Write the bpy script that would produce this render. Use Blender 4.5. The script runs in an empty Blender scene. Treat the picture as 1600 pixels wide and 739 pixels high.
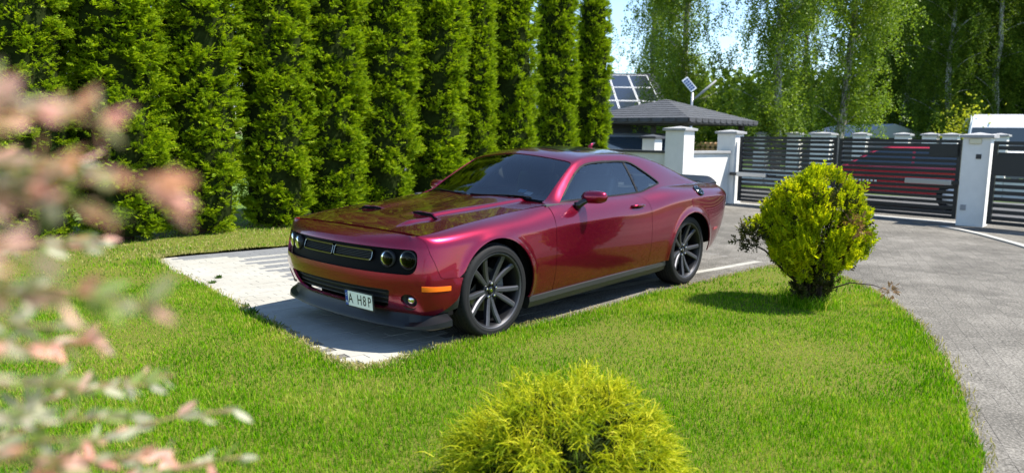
import bpy, bmesh, math, random
import numpy as np
from mathutils import Vector, Matrix, Euler
from mathutils.geometry import delaunay_2d_cdt

# ------------------------------------------------------------------ camera, light, exposure
scene = bpy.context.scene
CAM_POS = Vector((4.0198, 4.6542, 1.5247))
CAM_YAW, CAM_PITCH, CAM_ROLL, CAM_F = 3.8691, -0.1344, 0.0143, 1155.0
cam_data = bpy.data.cameras.new('camera')
cam = bpy.data.objects.new('camera', cam_data)
scene.collection.objects.link(cam)
_f = Vector((math.cos(CAM_PITCH)*math.cos(CAM_YAW), math.cos(CAM_PITCH)*math.sin(CAM_YAW), math.sin(CAM_PITCH)))
_r = Vector((math.sin(CAM_YAW), -math.cos(CAM_YAW), 0)); _u = _r.cross(_f)
_c, _s = math.cos(CAM_ROLL), math.sin(CAM_ROLL)
_r, _u = _c*_r+_s*_u, -_s*_r+_c*_u
cam.matrix_world = Matrix(((_r.x, _u.x, -_f.x, CAM_POS.x), (_r.y, _u.y, -_f.y, CAM_POS.y), (_r.z, _u.z, -_f.z, CAM_POS.z), (0, 0, 0, 1)))
cam_data.sensor_width = 36.0
cam_data.lens = CAM_F/1600*36
cam_data.clip_start = 0.05
cam_data.clip_end = 3000
cam_data.dof.use_dof = True
cam_data.dof.focus_distance = 5.9
cam_data.dof.aperture_fstop = 2.1
scene.camera = cam

SUN_EL = math.radians(57.0)
SUN_AZ = math.atan2(0.80, -0.60)          # direction towards the sun, from +x
world = bpy.data.worlds.new('World'); scene.world = world; world.use_nodes = True
_nt = world.node_tree; _bg = _nt.nodes['Background']
_sky = _nt.nodes.new('ShaderNodeTexSky'); _sky.sky_type = 'NISHITA'; _sky.sun_disc = False
_sky.sun_elevation = SUN_EL; _sky.sun_rotation = math.pi/2-SUN_AZ
_sky.air_density = 1.0; _sky.dust_density = 0.12; _sky.ozone_density = 3.0
_nt.links.new(_sky.outputs[0], _bg.inputs[0]); _bg.inputs[1].default_value = 0.12
sun_data = bpy.data.lights.new('sun', 'SUN'); sun_data.energy = 4.6; sun_data.angle = math.radians(0.53)
sun_data.color = (1.0, 0.95, 0.86)
sun = bpy.data.objects.new('sun', sun_data); scene.collection.objects.link(sun)
sun.rotation_euler = Vector((math.cos(SUN_EL)*math.cos(SUN_AZ), math.cos(SUN_EL)*math.sin(SUN_AZ), math.sin(SUN_EL))).to_track_quat('Z', 'Y').to_euler()
sun.location = (-10, 14, 30)
scene.view_settings.view_transform = 'Standard'; scene.view_settings.look = 'None'
scene.view_settings.exposure = 1.2; scene.view_settings.gamma = 1.0; scene.view_settings.use_curve_mapping = False
scene.render.engine = 'CYCLES'
scene.cycles.use_denoising = True
scene.cycles.max_bounces = 8; scene.cycles.transparent_max_bounces = 24
scene.cycles.caustics_reflective = False; scene.cycles.caustics_refractive = False
scene.cycles.sample_clamp_indirect = 8.0

# ------------------------------------------------------------------ helpers
COL = scene.collection
rng = random.Random(7)
nrng = np.random.default_rng(11)
def link(o): COL.objects.link(o); return o
def tag(o, label=None, cat=None, group=None, kind=None):
    if label: o['label'] = label
    if cat: o['category'] = cat
    if group: o['group'] = group
    if kind: o['kind'] = kind
    return o
def empty(name, loc=(0, 0, 0), rz=0.0):
    o = bpy.data.objects.new(name, None); link(o); o.location = loc; o.rotation_euler = (0, 0, rz); o.empty_display_size = .1
    return o
def attach(o, parent, world=True):
    """parent o; when world is True its mesh is in world coordinates"""
    o.parent = parent
    if world:
        q = parent; inv = Matrix.Identity(4); chain = []
        while q: chain.append(q); q = q.parent
        m = Matrix.Identity(4)
        for q in reversed(chain):
            m = m @ (q.matrix_parent_inverse @ q.matrix_basis) if q.parent else m @ q.matrix_basis
        o.matrix_parent_inverse = m.inverted()
    return o
def mesh_np(name, V, F, mats=None, smooth=True, parent=None, world=True):
    me = bpy.data.meshes.new(name)
    V = np.asarray(V, dtype=np.float32).reshape(-1, 3)
    if isinstance(F, np.ndarray):
        k = F.shape[1]; n = F.shape[0]
        me.vertices.add(len(V)); me.vertices.foreach_set('co', V.ravel())
        me.loops.add(n*k); me.loops.foreach_set('vertex_index', F.astype(np.int32).ravel())
        me.polygons.add(n); me.polygons.foreach_set('loop_start', np.arange(0, n*k, k, dtype=np.int32))
        me.polygons.foreach_set('loop_total', np.full(n, k, dtype=np.int32))
        me.update(calc_edges=True)
    else:
        me.from_pydata([tuple(v) for v in V.tolist()], [], F)
    me.polygons.foreach_set('use_smooth', np.full(len(me.polygons), smooth))
    o = bpy.data.objects.new(name, me); link(o)
    for m in (mats if isinstance(mats, (list, tuple)) else [mats]):
        if m: me.materials.append(m)
    if parent: attach(o, parent, world)
    return o
def mesh_bm(name, bm, mats=None, smooth=False, parent=None, world=True):
    me = bpy.data.meshes.new(name); bm.to_mesh(me); bm.free()
    me.polygons.foreach_set('use_smooth', np.full(len(me.polygons), smooth)); me.update()
    o = bpy.data.objects.new(name, me); link(o)
    for m in (mats if isinstance(mats, (list, tuple)) else [mats]):
        if m: me.materials.append(m)
    if parent: attach(o, parent, world)
    return o
def inst(name, me, parent=None, mat4=None, world=False):
    o = bpy.data.objects.new(name, me); link(o)
    if parent: attach(o, parent, world)
    if mat4 is not None: o.matrix_basis = mat4
    return o
def copy_tree(o, parent=None):
    c = o.copy(); link(c)
    if parent: c.parent = parent
    for ch in list(o.children): copy_tree(ch, c)
    return c
def bm_box(bm, c, s, rot=None, bev=0.0):
    r = bmesh.ops.create_cube(bm, size=1.0)['verts']
    m = Matrix.Translation(c) @ ((rot.to_matrix().to_4x4() if isinstance(rot, Euler) else rot) if rot is not None else Matrix.Identity(4)) @ Matrix.Diagonal((s[0], s[1], s[2], 1))
    bmesh.ops.transform(bm, matrix=m, verts=r)
    if bev:
        es = list({e for v in r for e in v.link_edges})
        bmesh.ops.bevel(bm, geom=es, offset=bev, segments=2, affect='EDGES', profile=.7)
    return r
def box(name, c, s, mat, parent=None, rot=None, bev=0.0, smooth=False):
    bm = bmesh.new(); bm_box(bm, Vector(c), s, rot, bev)
    return mesh_bm(name, bm, mat, smooth, parent)
def bm_tube(bm, pts, radii, seg=8, cap=True):
    pts = [Vector(p) for p in pts]
    if not hasattr(radii, '__len__'): radii = [radii]*len(pts)
    rings = []; prev = None
    for i, p in enumerate(pts):
        d = (pts[min(i+1, len(pts)-1)]-pts[max(i-1, 0)]).normalized()
        if prev is None: a = d.orthogonal().normalized()
        else: a = (prev-d*prev.dot(d)).normalized()
        prev = a; b = d.cross(a)
        rings.append([bm.verts.new(p+radii[i]*(math.cos(t)*a+math.sin(t)*b)) for t in [2*math.pi*k/seg for k in range(seg)]])
    for q, w in zip(rings, rings[1:]):
        for k in range(seg): bm.faces.new((q[k], q[(k+1) % seg], w[(k+1) % seg], w[k]))
    if cap:
        bm.faces.new(rings[0][::-1]); bm.faces.new(rings[-1])
def tube(name, pts, radii, mat, parent=None, seg=8, smooth=True):
    bm = bmesh.new(); bm_tube(bm, pts, radii, seg)
    return mesh_bm(name, bm, mat, smooth, parent)
def lathe(prof, seg=64, axis='y', c=(0, 0, 0), closed=False):
    """prof: list of (radius, axial). returns V, F"""
    n = len(prof); V = []; F = []
    for k in range(seg):
        t = 2*math.pi*k/seg
        for r, a in prof:
            if axis == 'y': V.append((c[0]+r*math.cos(t), c[1]+a, c[2]+r*math.sin(t)))
            elif axis == 'z': V.append((c[0]+r*math.cos(t), c[1]+r*math.sin(t), c[2]+a))
            else: V.append((c[0]+a, c[1]+r*math.cos(t), c[2]+r*math.sin(t)))
    m = n if closed else n-1
    for k in range(seg):
        for j in range(m):
            a = k*n+j; b = k*n+(j+1) % n; c2 = ((k+1) % seg)*n+(j+1) % n; d = ((k+1) % seg)*n+j
            F.append((a, b, c2, d) if axis != 'y' else (a, d, c2, b))
    return np.array(V), np.array(F)
def solidify(o, t, off=-1.0):
    m = o.modifiers.new('thickness', 'SOLIDIFY'); m.thickness = t; m.offset = off; m.use_even_offset = False
    e = o.modifiers.new('sharp_rim', 'EDGE_SPLIT'); e.split_angle = math.radians(48)
    return o
def text_mesh(name, body, size, mat, parent, m4, extrude=.0006, align='CENTER', squeeze=1.0):
    cu = bpy.data.curves.new(name, 'FONT'); cu.body = body; cu.size = size; cu.extrude = extrude; cu.align_x = align; cu.align_y = 'CENTER'
    t = bpy.data.objects.new(name, cu); link(t)
    dg = bpy.context.evaluated_depsgraph_get(); dg.update()
    me = bpy.data.meshes.new_from_object(t.evaluated_get(dg))
    bpy.data.objects.remove(t); bpy.data.curves.remove(cu)
    me.name = name; me.transform(m4 @ Matrix.Diagonal((squeeze, 1, 1, 1)))
    me.materials.clear(); me.materials.append(mat)
    o = bpy.data.objects.new(name, me); link(o)
    if parent: attach(o, parent)
    return o

# ------------------------------------------------------------------ materials
def new_mat(name):
    m = bpy.data.materials.new(name); m.use_nodes = True
    nt = m.node_tree; b = nt.nodes['Principled BSDF']
    return m, nt, b
def N(nt, kind, **kw):
    n = nt.nodes.new(kind)
    for k, v in kw.items():
        if k.startswith('i_'): n.inputs[k[2:].replace('_', ' ')].default_value = v
        elif k.startswith('n_'): n.inputs[int(k[2:])].default_value = v
        else: setattr(n, k, v)
    return n
def L(nt, a, b): nt.links.new(a, b)
def ramp(nt, fac, stops):
    r = nt.nodes.new('ShaderNodeValToRGB'); cr = r.color_ramp
    while len(cr.elements) < len(stops): cr.elements.new(.5)
    for e, (p, c) in zip(cr.elements, stops):
        e.position = p; e.color = (*c, 1) if len(c) == 3 else c
    L(nt, fac, r.inputs[0]); return r.outputs[0]
def simple(name, col, rough=.5, metal=0.0, spec=.5, coat=0.0, noise=0.0, nscale=8.0, bump=0.0, bscale=60.0, emit=None):
    m, nt, b = new_mat(name)
    b.inputs['Base Color'].default_value = (*col, 1); b.inputs['Roughness'].default_value = rough
    b.inputs['Metallic'].default_value = metal; b.inputs['Specular IOR Level'].default_value = spec
    b.inputs['Coat Weight'].default_value = coat; b.inputs['Coat Roughness'].default_value = .03
    if noise or bump:
        tc = N(nt, 'ShaderNodeTexCoord')
        if noise:
            n = N(nt, 'ShaderNodeTexNoise', i_Scale=nscale, i_Detail=6.0, i_Roughness=.65); L(nt, tc.outputs['Object'], n.inputs['Vector'])
            lo = tuple(max(0, c*(1-noise)) for c in col); hi = tuple(c*(1+noise) for c in col)
            L(nt, ramp(nt, n.outputs['Fac'], [(.25, lo), (.75, hi)]), b.inputs['Base Color'])
        if bump:
            n2 = N(nt, 'ShaderNodeTexNoise', i_Scale=bscale, i_Detail=5.0); L(nt, tc.outputs['Object'], n2.inputs['Vector'])
            bp = N(nt, 'ShaderNodeBump', i_Strength=bump, i_Distance=.01); L(nt, n2.outputs['Fac'], bp.inputs['Height']); L(nt, bp.outputs[0], b.inputs['Normal'])
    if emit: b.inputs['Emission Color'].default_value = (*emit[:3], 1); b.inputs['Emission Strength'].default_value = emit[3]
    return m
def thin_glass(name, tint, ior=1.5, rough=.0):
    m = bpy.data.materials.new(name); m.use_nodes = True; nt = m.node_tree
    nt.nodes.remove(nt.nodes['Principled BSDF']); out = nt.nodes['Material Output']
    tr = N(nt, 'ShaderNodeBsdfTransparent'); tr.inputs[0].default_value = (*tint, 1)
    gl = N(nt, 'ShaderNodeBsdfGlossy'); gl.inputs['Roughness'].default_value = rough
    fr = N(nt, 'ShaderNodeFresnel'); fr.inputs[0].default_value = ior
    mx = N(nt, 'ShaderNodeMixShader'); L(nt, fr.outputs[0], mx.inputs[0]); L(nt, tr.outputs[0], mx.inputs[1]); L(nt, gl.outputs[0], mx.inputs[2])
    L(nt, mx.outputs[0], out.inputs[0]); return m
# ================================================================== the coupe (world axes: x forward, y to its left, z up; front axle at x=0)
def nat_spline(t, P):
    t = np.asarray(t, float); P = np.asarray(P, float); n = len(t); h = np.diff(t)
    A = np.zeros((n, n)); R_ = np.zeros((n, P.shape[1])); A[0, 0] = A[-1, -1] = 1
    for i in range(1, n-1):
        A[i, i-1] = h[i-1]; A[i, i] = 2*(h[i-1]+h[i]); A[i, i+1] = h[i]
        R_[i] = 6*((P[i+1]-P[i])/h[i]-(P[i]-P[i-1])/h[i-1])
    M = np.linalg.solve(A, R_)
    def ev(x):
        x = np.clip(np.asarray(x, float), t[0], t[-1]); i = np.clip(np.searchsorted(t, x, side='right')-1, 0, n-2)
        hh = h[i][..., None]; a = (t[i+1]-x)[..., None]; b = (x-t[i])[..., None]
        return M[i]*a**3/(6*hh)+M[i+1]*b**3/(6*hh)+(P[i]/hh-M[i]*hh/6)*a+(P[i+1]/hh-M[i+1]*hh/6)*b
    return ev
def pchip(xs, ys):
    xs = np.asarray(xs, float); ys = np.asarray(ys, float)
    if xs[0] > xs[-1]: xs, ys = xs[::-1], ys[::-1]
    h = np.diff(xs); d = np.diff(ys)/h; m = np.zeros_like(ys)
    m[1:-1] = np.where(d[:-1]*d[1:] > 0, 2*d[:-1]*d[1:]/np.where(d[:-1]+d[1:] == 0, 1, d[:-1]+d[1:]), 0); m[0] = d[0]; m[-1] = d[-1]
    def ev(x):
        x = np.clip(np.asarray(x, float), xs[0], xs[-1]); i = np.clip(np.searchsorted(xs, x, side='right')-1, 0, len(xs)-2)
        t = (x-xs[i])/h[i]
        return ((1+2*t)*(1-t)**2)*ys[i]+t*(1-t)**2*h[i]*m[i]+t*t*(3-2*t)*ys[i+1]+t*t*(t-1)*h[i]*m[i+1]
    return ev
def sstep(a, b, x):
    t = np.clip((np.asarray(x, float)-a)/(b-a), 0, 1); return t*t*(3-2*t)

# stations round the belt of the body: crease C, shoulder control K, top edge T, bottom edge B, bulge
ST = [
 # C                      K                      T                      B                      bulge
 ((.808, .00, .742), (.790, .00, .806), (.650, .00, .832), (.745, .00, .265), .085),
 ((.795, .28, .742), (.776, .28, .806), (.650, .28, .832), (.735, .28, .265), .085),
 ((.757, .53, .742), (.738, .52, .804), (.654, .52, .830), (.705, .53, .265), .078),
 ((.702, .73, .742), (.688, .71, .800), (.664, .69, .826), (.652, .72, .265), .064),
 ((.632, .848,.742), (.632, .826,.806), (.655, .772,.826), (.600, .828,.262), .048),
 ((.510, .898,.746), (.512, .880,.818), (.540, .797,.838), (.490, .880,.260), .036),
 ((.300, .925,.754), (.300, .908,.846), (.300, .790,.868), (.300, .905,.258), .028),
 ((.000, .936,.766), (.000, .914,.872), (.000, .780,.900), (.000, .905,.256), .028),
 ((-.35, .939,.779), (-.35, .912,.894), (-.35, .768,.930), (-.35, .905,.256), .028),
 ((-.75, .937,.792), (-.75, .905,.915), (-.75, .812,.962), (-.75, .900,.258), .028),
 ((-1.2, .933,.803), (-1.2, .898,.925), (-1.2, .813,.972), (-1.2, .897,.262), .027),
 ((-1.7, .931,.815), (-1.7, .897,.935), (-1.7, .815,.981), (-1.7, .898,.272), .026),
 ((-2.15,.938,.832), (-2.15,.905,.945), (-2.15,.818,.994), (-2.15,.905,.285), .026),
 ((-2.5, .952,.882), (-2.5, .922,.985), (-2.5, .812,1.035),(-2.5, .915,.300), .026),
 ((-2.95,.963,.914), (-2.95,.935,1.01), (-2.95,.782,1.050),(-2.95,.925,.315), .026),
 ((-3.35,.958,.920), (-3.35,.930,1.008),(-3.35,.760,1.048),(-3.35,.925,.330), .028),
 ((-3.66,.940,.914), (-3.66,.912,1.0), (-3.66,.745,1.044),(-3.58,.885,.360), .034),
 ((-3.86,.885,.905), (-3.845,.86,.99), (-3.80,.725,1.040),(-3.70,.810,.370), .045),
 ((-3.97,.730,.897), (-3.955,.71,.985),(-3.885,.60,1.038),(-3.78,.680,.370), .055),
 ((-4.03,.400,.892), (-4.015,.40,.980),(-3.94,.38,1.037), (-3.83,.380,.370), .060),
 ((-4.05,.000,.890), (-4.035,.00,.980),(-3.96,.00,1.037), (-3.85,.000,.370), .060)]
_C = np.array([s[0] for s in ST])
S_KEY = np.concatenate([[0], np.cumsum(np.linalg.norm(np.diff(_C, axis=0), axis=1))])
_sp = nat_spline(S_KEY, np.concatenate([np.array([s[k] for s in ST]) for k in range(4)]+[np.array([[s[4]] for s in ST])], axis=1))
S_MAX = S_KEY[-1]
AXF, AXR, WZ, ARCH = 0.0, -2.951, .364, .408
def belt_raw(s, r):
    s = np.asarray(s, float); r = np.asarray(r, float); q = _sp(s)
    C, K, T, B, bu = q[..., 0:3], q[..., 3:6], q[..., 6:9], q[..., 9:12], q[..., 12:13]
    e = 1e-3; dC = _sp(s+e)[..., 0:2]-_sp(s-e)[..., 0:2]
    n = np.stack([-dC[..., 1], dC[..., 0]], -1); n = -n/np.linalg.norm(n, axis=-1, keepdims=True)
    # outward: make it point away from the body centre line
    t = np.clip(r, 0, 1)[..., None]; w = np.sin(np.pi*np.clip(t, 0, 1)**.82)
    low = B+(C-B)*t
    low[..., :2] += n*bu*w
    k = np.clip(r-1, 0, 1)[..., None]
    up = (1-k)**2*C+2*k*(1-k)*K+k*k*T
    P = np.where(r[..., None] <= 1, low, up)
    # wheel-arch lip flare
    for ax in (AXF, AXR):
        rho = np.hypot(P[..., 0]-ax, P[..., 2]-WZ)
        f = .014*np.exp(-(np.maximum(rho-ARCH, 0)/.036)**2)*(P[..., 1] > .6)*(P[..., 2] > .2)
        P[..., :2] += n*f[..., None]
    return P
if belt_raw(np.array([3.0]), np.array([.5]))[0, 1] < belt_raw(np.array([3.0]), np.array([.0]))[0, 1]-.01: pass
_x_of_s = _sp(np.linspace(0, S_MAX, 4000))
_ss = np.linspace(0, S_MAX, 4000)
def S_of_x(x):           # on the flank
    xs = _x_of_s[:, 0]; i = np.argmin(np.abs(S_KEY-S_KEY[4])); m = (_ss > S_KEY[3]) & (_ss < S_KEY[17])
    return np.interp(-np.asarray(x, float), -xs[m], _ss[m])
def S_of_y(y):           # on the nose
    m = _ss < S_KEY[6]
    return np.interp(y, _x_of_s[m, 1], _ss[m])
def R_of(s, z):
    s = float(s); rr = np.linspace(0, 2, 400); P = belt_raw(np.full(400, s), rr); return float(np.interp(z, P[:, 2], rr))
def sxz(x, z):
    s = float(S_of_x(x)); return (s, R_of(s, z))
def syz(y, z):
    s = float(S_of_y(y)); return (s, R_of(s, z))
def grid_eval(fn, a, b, off):
    P = fn(a, b)
    if off is not None and np.any(off):
        e = 2e-3
        du = fn(a+e, b)-fn(a-e, b); dv = fn(a, b+e)-fn(a, b-e)
        n = np.cross(du, dv); n /= np.linalg.norm(n, axis=-1, keepdims=True)+1e-12
        P = P+n*np.asarray(off)[..., None]
    return P
def inside(poly, pts):
    x, y = pts[:, 0], pts[:, 1]; c = np.zeros(len(pts), bool); n = len(poly)
    for i in range(n):
        x1, y1 = poly[i]; x2, y2 = poly[(i+1) % n]
        if y1 == y2: continue
        k = (y1 > y) != (y2 > y)
        c ^= k & (x < (x2-x1)*(y-y1)/(y2-y1)+x1)
    return c
def dens(poly, du, dv):
    out = []
    for i in range(len(poly)):
        a = poly[i]; b = poly[(i+1) % len(poly)]
        m = max(1, int(math.ceil(max(abs(b[0]-a[0])/du, abs(b[1]-a[1])/dv))))
        for k in range(m): out.append((a[0]+(b[0]-a[0])*k/m, a[1]+(b[1]-a[1])*k/m))
    return out
def fill(poly, holes, du, dv, extra=()):
    """triangulate polygon with holes in parameter space; returns 2D points, triangles"""
    loops = [dens(poly, du, dv)]+[dens(h, du*.6, dv*.6) for h in holes]
    allp = []; edges = []
    for lp in loops:
        b = len(allp); allp += lp; edges += [(b+i, b+(i+1) % len(lp)) for i in range(len(lp))]
    A = np.array(loops[0]); lo = A.min(0); hi = A.max(0)
    gx = np.arange(lo[0]+du*.5, hi[0], du); gy = np.arange(lo[1]+dv*.5, hi[1], dv)
    G = np.stack(np.meshgrid(gx, gy, indexing='ij'), -1).reshape(-1, 2)
    k = inside(loops[0], G)
    for h in loops[1:]: k &= ~inside(h, G)
    # keep away from the boundary
    G = G[k]; Bd = np.array(allp)/np.array([du, dv])
    if len(extra):
        E_ = np.array(extra); ke = inside(loops[0], E_)
        for h in loops[1:]: ke &= ~inside(h, E_)
        E_ = E_[ke]; dd = np.min(np.linalg.norm((G[:, None]-E_[None])/np.array([du, dv]), axis=2), axis=1); G = G[dd > .5]
    if len(G):
        d = np.full(len(G), 1e9)
        for i in range(0, len(Bd), 200):
            d = np.minimum(d, np.min(np.linalg.norm(G[:, None]/np.array([du, dv])-Bd[None, i:i+200], axis=2), axis=1))
        G = G[d > .45]
    if len(extra):
        de = np.min(np.linalg.norm(E_[:, None]/np.array([du, dv])-Bd[None], axis=2), axis=1); G = np.concatenate([E_[de > .12], G])
    pts = [Vector(p) for p in allp]+[Vector(g) for g in G.tolist()]
    vo, eo, fo, _, _, _ = delaunay_2d_cdt(pts, edges, [], 0, 1e-7)
    P = np.array([tuple(v) for v in vo]); F = np.array([f for f in fo if len(f) == 3])
    c = P[F].mean(1); k = inside(loops[0], c)
    for h in loops[1:]: k &= ~inside(h, c)
    return P, F[k]
def mirror_join(V, F, tol=1e-4):
    """add the mirrored half and weld on y=0"""
    n = len(V); V2 = V.copy(); V2[:, 1] *= -1
    idx = np.arange(n)+n; z = np.abs(V[:, 1]) < tol; idx[z] = np.arange(n)[z]; V[z, 1] = 0
    F2 = idx[F][:, ::-1]
    return np.concatenate([V, V2]), np.concatenate([F, F2])
def orient(V, F, ref):
    """flip so that normals point away from ref"""
    a, b, c = V[F[:, 0]], V[F[:, 1]], V[F[:, 2]]
    n = np.cross(b-a, c-a); d = ((a+b+c)/3-ref)
    if (n*d).sum() < 0: F = F[:, ::-1]
    return F
def bez2(a, b, c, n=8):
    return [tuple((1-t)**2*np.array(a)+2*t*(1-t)*np.array(b)+t*t*np.array(c)) for t in np.linspace(0, 1, n)]
def rnd(poly, rads, n=5):
    """round polygon corners in parameter space: rads as fraction per corner"""
    out = []; m = len(poly)
    for i in range(m):
        p = np.array(poly[i], float); a = np.array(poly[i-1], float); b = np.array(poly[(i+1) % m], float)
        f = rads[i] if hasattr(rads, '__len__') else rads
        if f <= 0: out.append(tuple(p)); continue
        out += bez2(p+(a-p)*f, p, p+(b-p)*f, n)
    return out

# ---- materials of the car
def paint_material():
    m, nt, b = new_mat('red_pearl_paint')
    tc = N(nt, 'ShaderNodeTexCoord')
    b.inputs['Metallic'].default_value = .80; b.inputs['Roughness'].default_value = .27
    b.inputs['Coat Weight'].default_value = 1.0; b.inputs['Coat Roughness'].default_value = .012; b.inputs['Coat IOR'].default_value = 1.42
    v = N(nt, 'ShaderNodeTexVoronoi', i_Scale=900.0); L(nt, tc.outputs['Object'], v.inputs['Vector'])
    hs = ramp(nt, v.outputs['Color'], [(0, (.19, .0007, .019)), (1, (.34, .0014, .040))])
    lw = N(nt, 'ShaderNodeLayerWeight', i_Blend=.35)
    mx = N(nt, 'ShaderNodeMix', data_type='RGBA'); L(nt, lw.outputs['Facing'], mx.inputs[0]); L(nt, hs, mx.inputs[6]); mx.inputs[7].default_value = (.075, .0006, .006, 1)
    L(nt, mx.outputs[2], b.inputs['Base Color'])
    return m
M = {}
M['paint'] = paint_material()
M['black_gloss'] = simple('black_gloss_plastic', (.008, .008, .009), .12)
M['black_matte'] = simple('black_matte_plastic', (.014, .014, .015), .55, bump=.05, bscale=400)
M['grille_black'] = simple('grille_black', (.003, .003, .0035), .5, spec=.06)
M['black_void'] = simple('black_underbody_and_shade', (.006, .006, .006), .9, spec=.1)  # also paints the shade of hood gap, scoop mouths and handle hollows
M['dark_sill'] = simple('dark_grey_sill_plastic', (.017, .017, .017), .42)
M['splitter'] = simple('satin_black_splitter', (.009, .0095, .011), .36, spec=.3)
M['tyre'] = simple('tyre_rubber', (.010, .010, .011), .72, spec=.25, noise=.25, nscale=30, bump=.08, bscale=220)
M['rim'] = simple('dark_grey_alloy', (.075, .075, .084), .50, metal=.8)
M['rim_dark'] = simple('dark_alloy_barrel', (.022, .022, .025), .45, metal=.7)
M['disc'] = simple('brake_disc_steel', (.16, .155, .15), .35, metal=1.0)
M['nut'] = simple('chrome', (.75, .75, .75), .12, metal=1.0)
M['chrome_dark'] = simple('dark_chrome', (.17, .175, .165), .2, metal=1.0)
M['glass'] = thin_glass('windscreen_glass', (.80, .88, .86), 2.0)
M['glass_dark'] = thin_glass('tinted_side_glass', (.66, .74, .74), 2.0)
M['lamp_glass'] = thin_glass('lamp_lens', (.22, .24, .22), 1.25)
M['amber'] = simple('amber_marker_lens', (.85, .17, .012), .22, coat=.6)
M['red_lens'] = simple('red_marker_lens', (.32, .01, .02), .15, coat=1)
M['reflector'] = simple('lamp_reflector', (.62, .64, .62), .1, metal=1.0)
M['smoked'] = simple('smoked_reflector', (.07, .075, .07), .12, metal=1.0)
M['plate_white'] = simple('plate_white', (.80, .82, .74), .35)
M['plate_blue'] = simple('plate_blue', (.02, .06, .32), .35)
M['ink'] = simple('plate_black', (.01, .01, .01), .4)
M['trim'] = simple('black_rubber_trim', (.007, .007, .008), .6, spec=.2)
M['seat'] = simple('black_leather', (.030, .030, .031), .42)
M['dash'] = simple('dark_dashboard', (.045, .046, .048), .6)
M['sticker'] = simple('white_sticker', (.72, .76, .78), .4)
M['sticker_blue'] = simple('blue_sticker', (.05, .32, .5), .4)

CAR = empty('sports_coupe', (-1.475, 0, 0))
tag(CAR, 'glossy dark red two-door coupe parked on the striped paving beside the hedge', 'car')
CREF = np.array([-1.5, 0, .6])

def belt_panel(name, poly, holes=(), mat='paint', off=0.0, du=.022, dv=.045, thick=.012, mirror='copy', parent=None, extra=()):
    P, F = fill(poly, list(holes), du, dv, extra)
    V = grid_eval(belt_raw, P[:, 0], P[:, 1], np.full(len(P), 0.0))
    if off:
        # horizontal-ish outward offset through numeric normal
        e = 2e-3
        a = belt_raw(np.clip(P[:, 0]+e, 0, S_MAX), P[:, 1])-belt_raw(np.clip(P[:, 0]-e, 0, S_MAX), P[:, 1])
        b = belt_raw(P[:, 0], np.clip(P[:, 1]+e, 0, 2))-belt_raw(P[:, 0], np.clip(P[:, 1]-e, 0, 2))
        n = np.cross(a, b); n /= np.linalg.norm(n, axis=1, keepdims=True)+1e-12
        sg = np.sign((n*(V-CREF)).sum()); V = V+n*sg*off
    res = []
    if mirror == 'join':
        V[P[:, 0] < 1e-6, 1] = 0
        F = orient(V, F, CREF); V, F = mirror_join(V, F)
        o = mesh_np(name, V, F, M[mat], True, parent or CAR); res = [o]
    else:
        F = orient(V, F, CREF)
        res = [mesh_np(name, V, F, M[mat], True, parent or CAR)]
        if mirror == 'copy':
            V2 = V.copy(); V2[:, 1] *= -1
            res.append(mesh_np(name, V2, F[:, ::-1], M[mat], True, parent or CAR))
    if thick:
        for o in res: solidify(o, thick)
    return res

def arc(ax, R_, a0, a1, n=28):
    return [(ax+R_*math.cos(a), WZ+R_*math.sin(a)) for a in np.linspace(a0, a1, n)]
s4 = S_KEY[4]
# ---- front fascia: bumper with the header above the grille
zB = .265
def on(pts): return [sxz(x, z) for x, z in pts]
seam = [sxz(.404, .527), sxz(.52, .530), sxz(.545, .534), sxz(.558, .545), sxz(.568, .57), sxz(.592, .65), sxz(.612, .70), (s4+.012, 1.0), (s4+.006, 1.5), (s4+.000, 2.0)]
a_lo = math.pi-math.asin((.29-WZ)/ARCH)
fasc = [(0, 0.0), sxz(.46, .262)]
aa = [a for a in np.linspace(math.asin((.40-WZ)/ARCH), math.asin((.525-WZ)/ARCH), 10)]
fasc = [(0, 0)]+[(s, 0) for s in np.linspace(.1, S_of_x(.60), 10)]+on([(.54, .285), (.47, .325), (.425, .365)])+on([(AXF+ARCH*math.cos(a), WZ+ARCH*math.sin(a)) for a in aa])+[(p[0]-.0012, p[1]-.0025) for p in seam]+[(s, 2.0) for s in np.linspace(s4-.03, 0, 14)]
ge = float(S_of_y(.80)); GZ0 = .560
grille_hole = [(0.0, R_of(0, GZ0))]+[(s, R_of(s, GZ0)) for s in np.linspace(.08, ge-.07, 10)]
grille_hole += bez2((ge-.07, R_of(ge-.07, GZ0)), (ge-.005, R_of(ge, GZ0+.003)), (ge, R_of(ge, .64)), 6)[1:]
grille_hole += bez2((ge, R_of(ge, .68)), (ge-.002, R_of(ge, .733)), (ge-.05, R_of(ge-.05, .7335)), 6)
grille_hole += [(s, R_of(s, .7335)) for s in np.linspace(ge-.08, 0, 10)]
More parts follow.
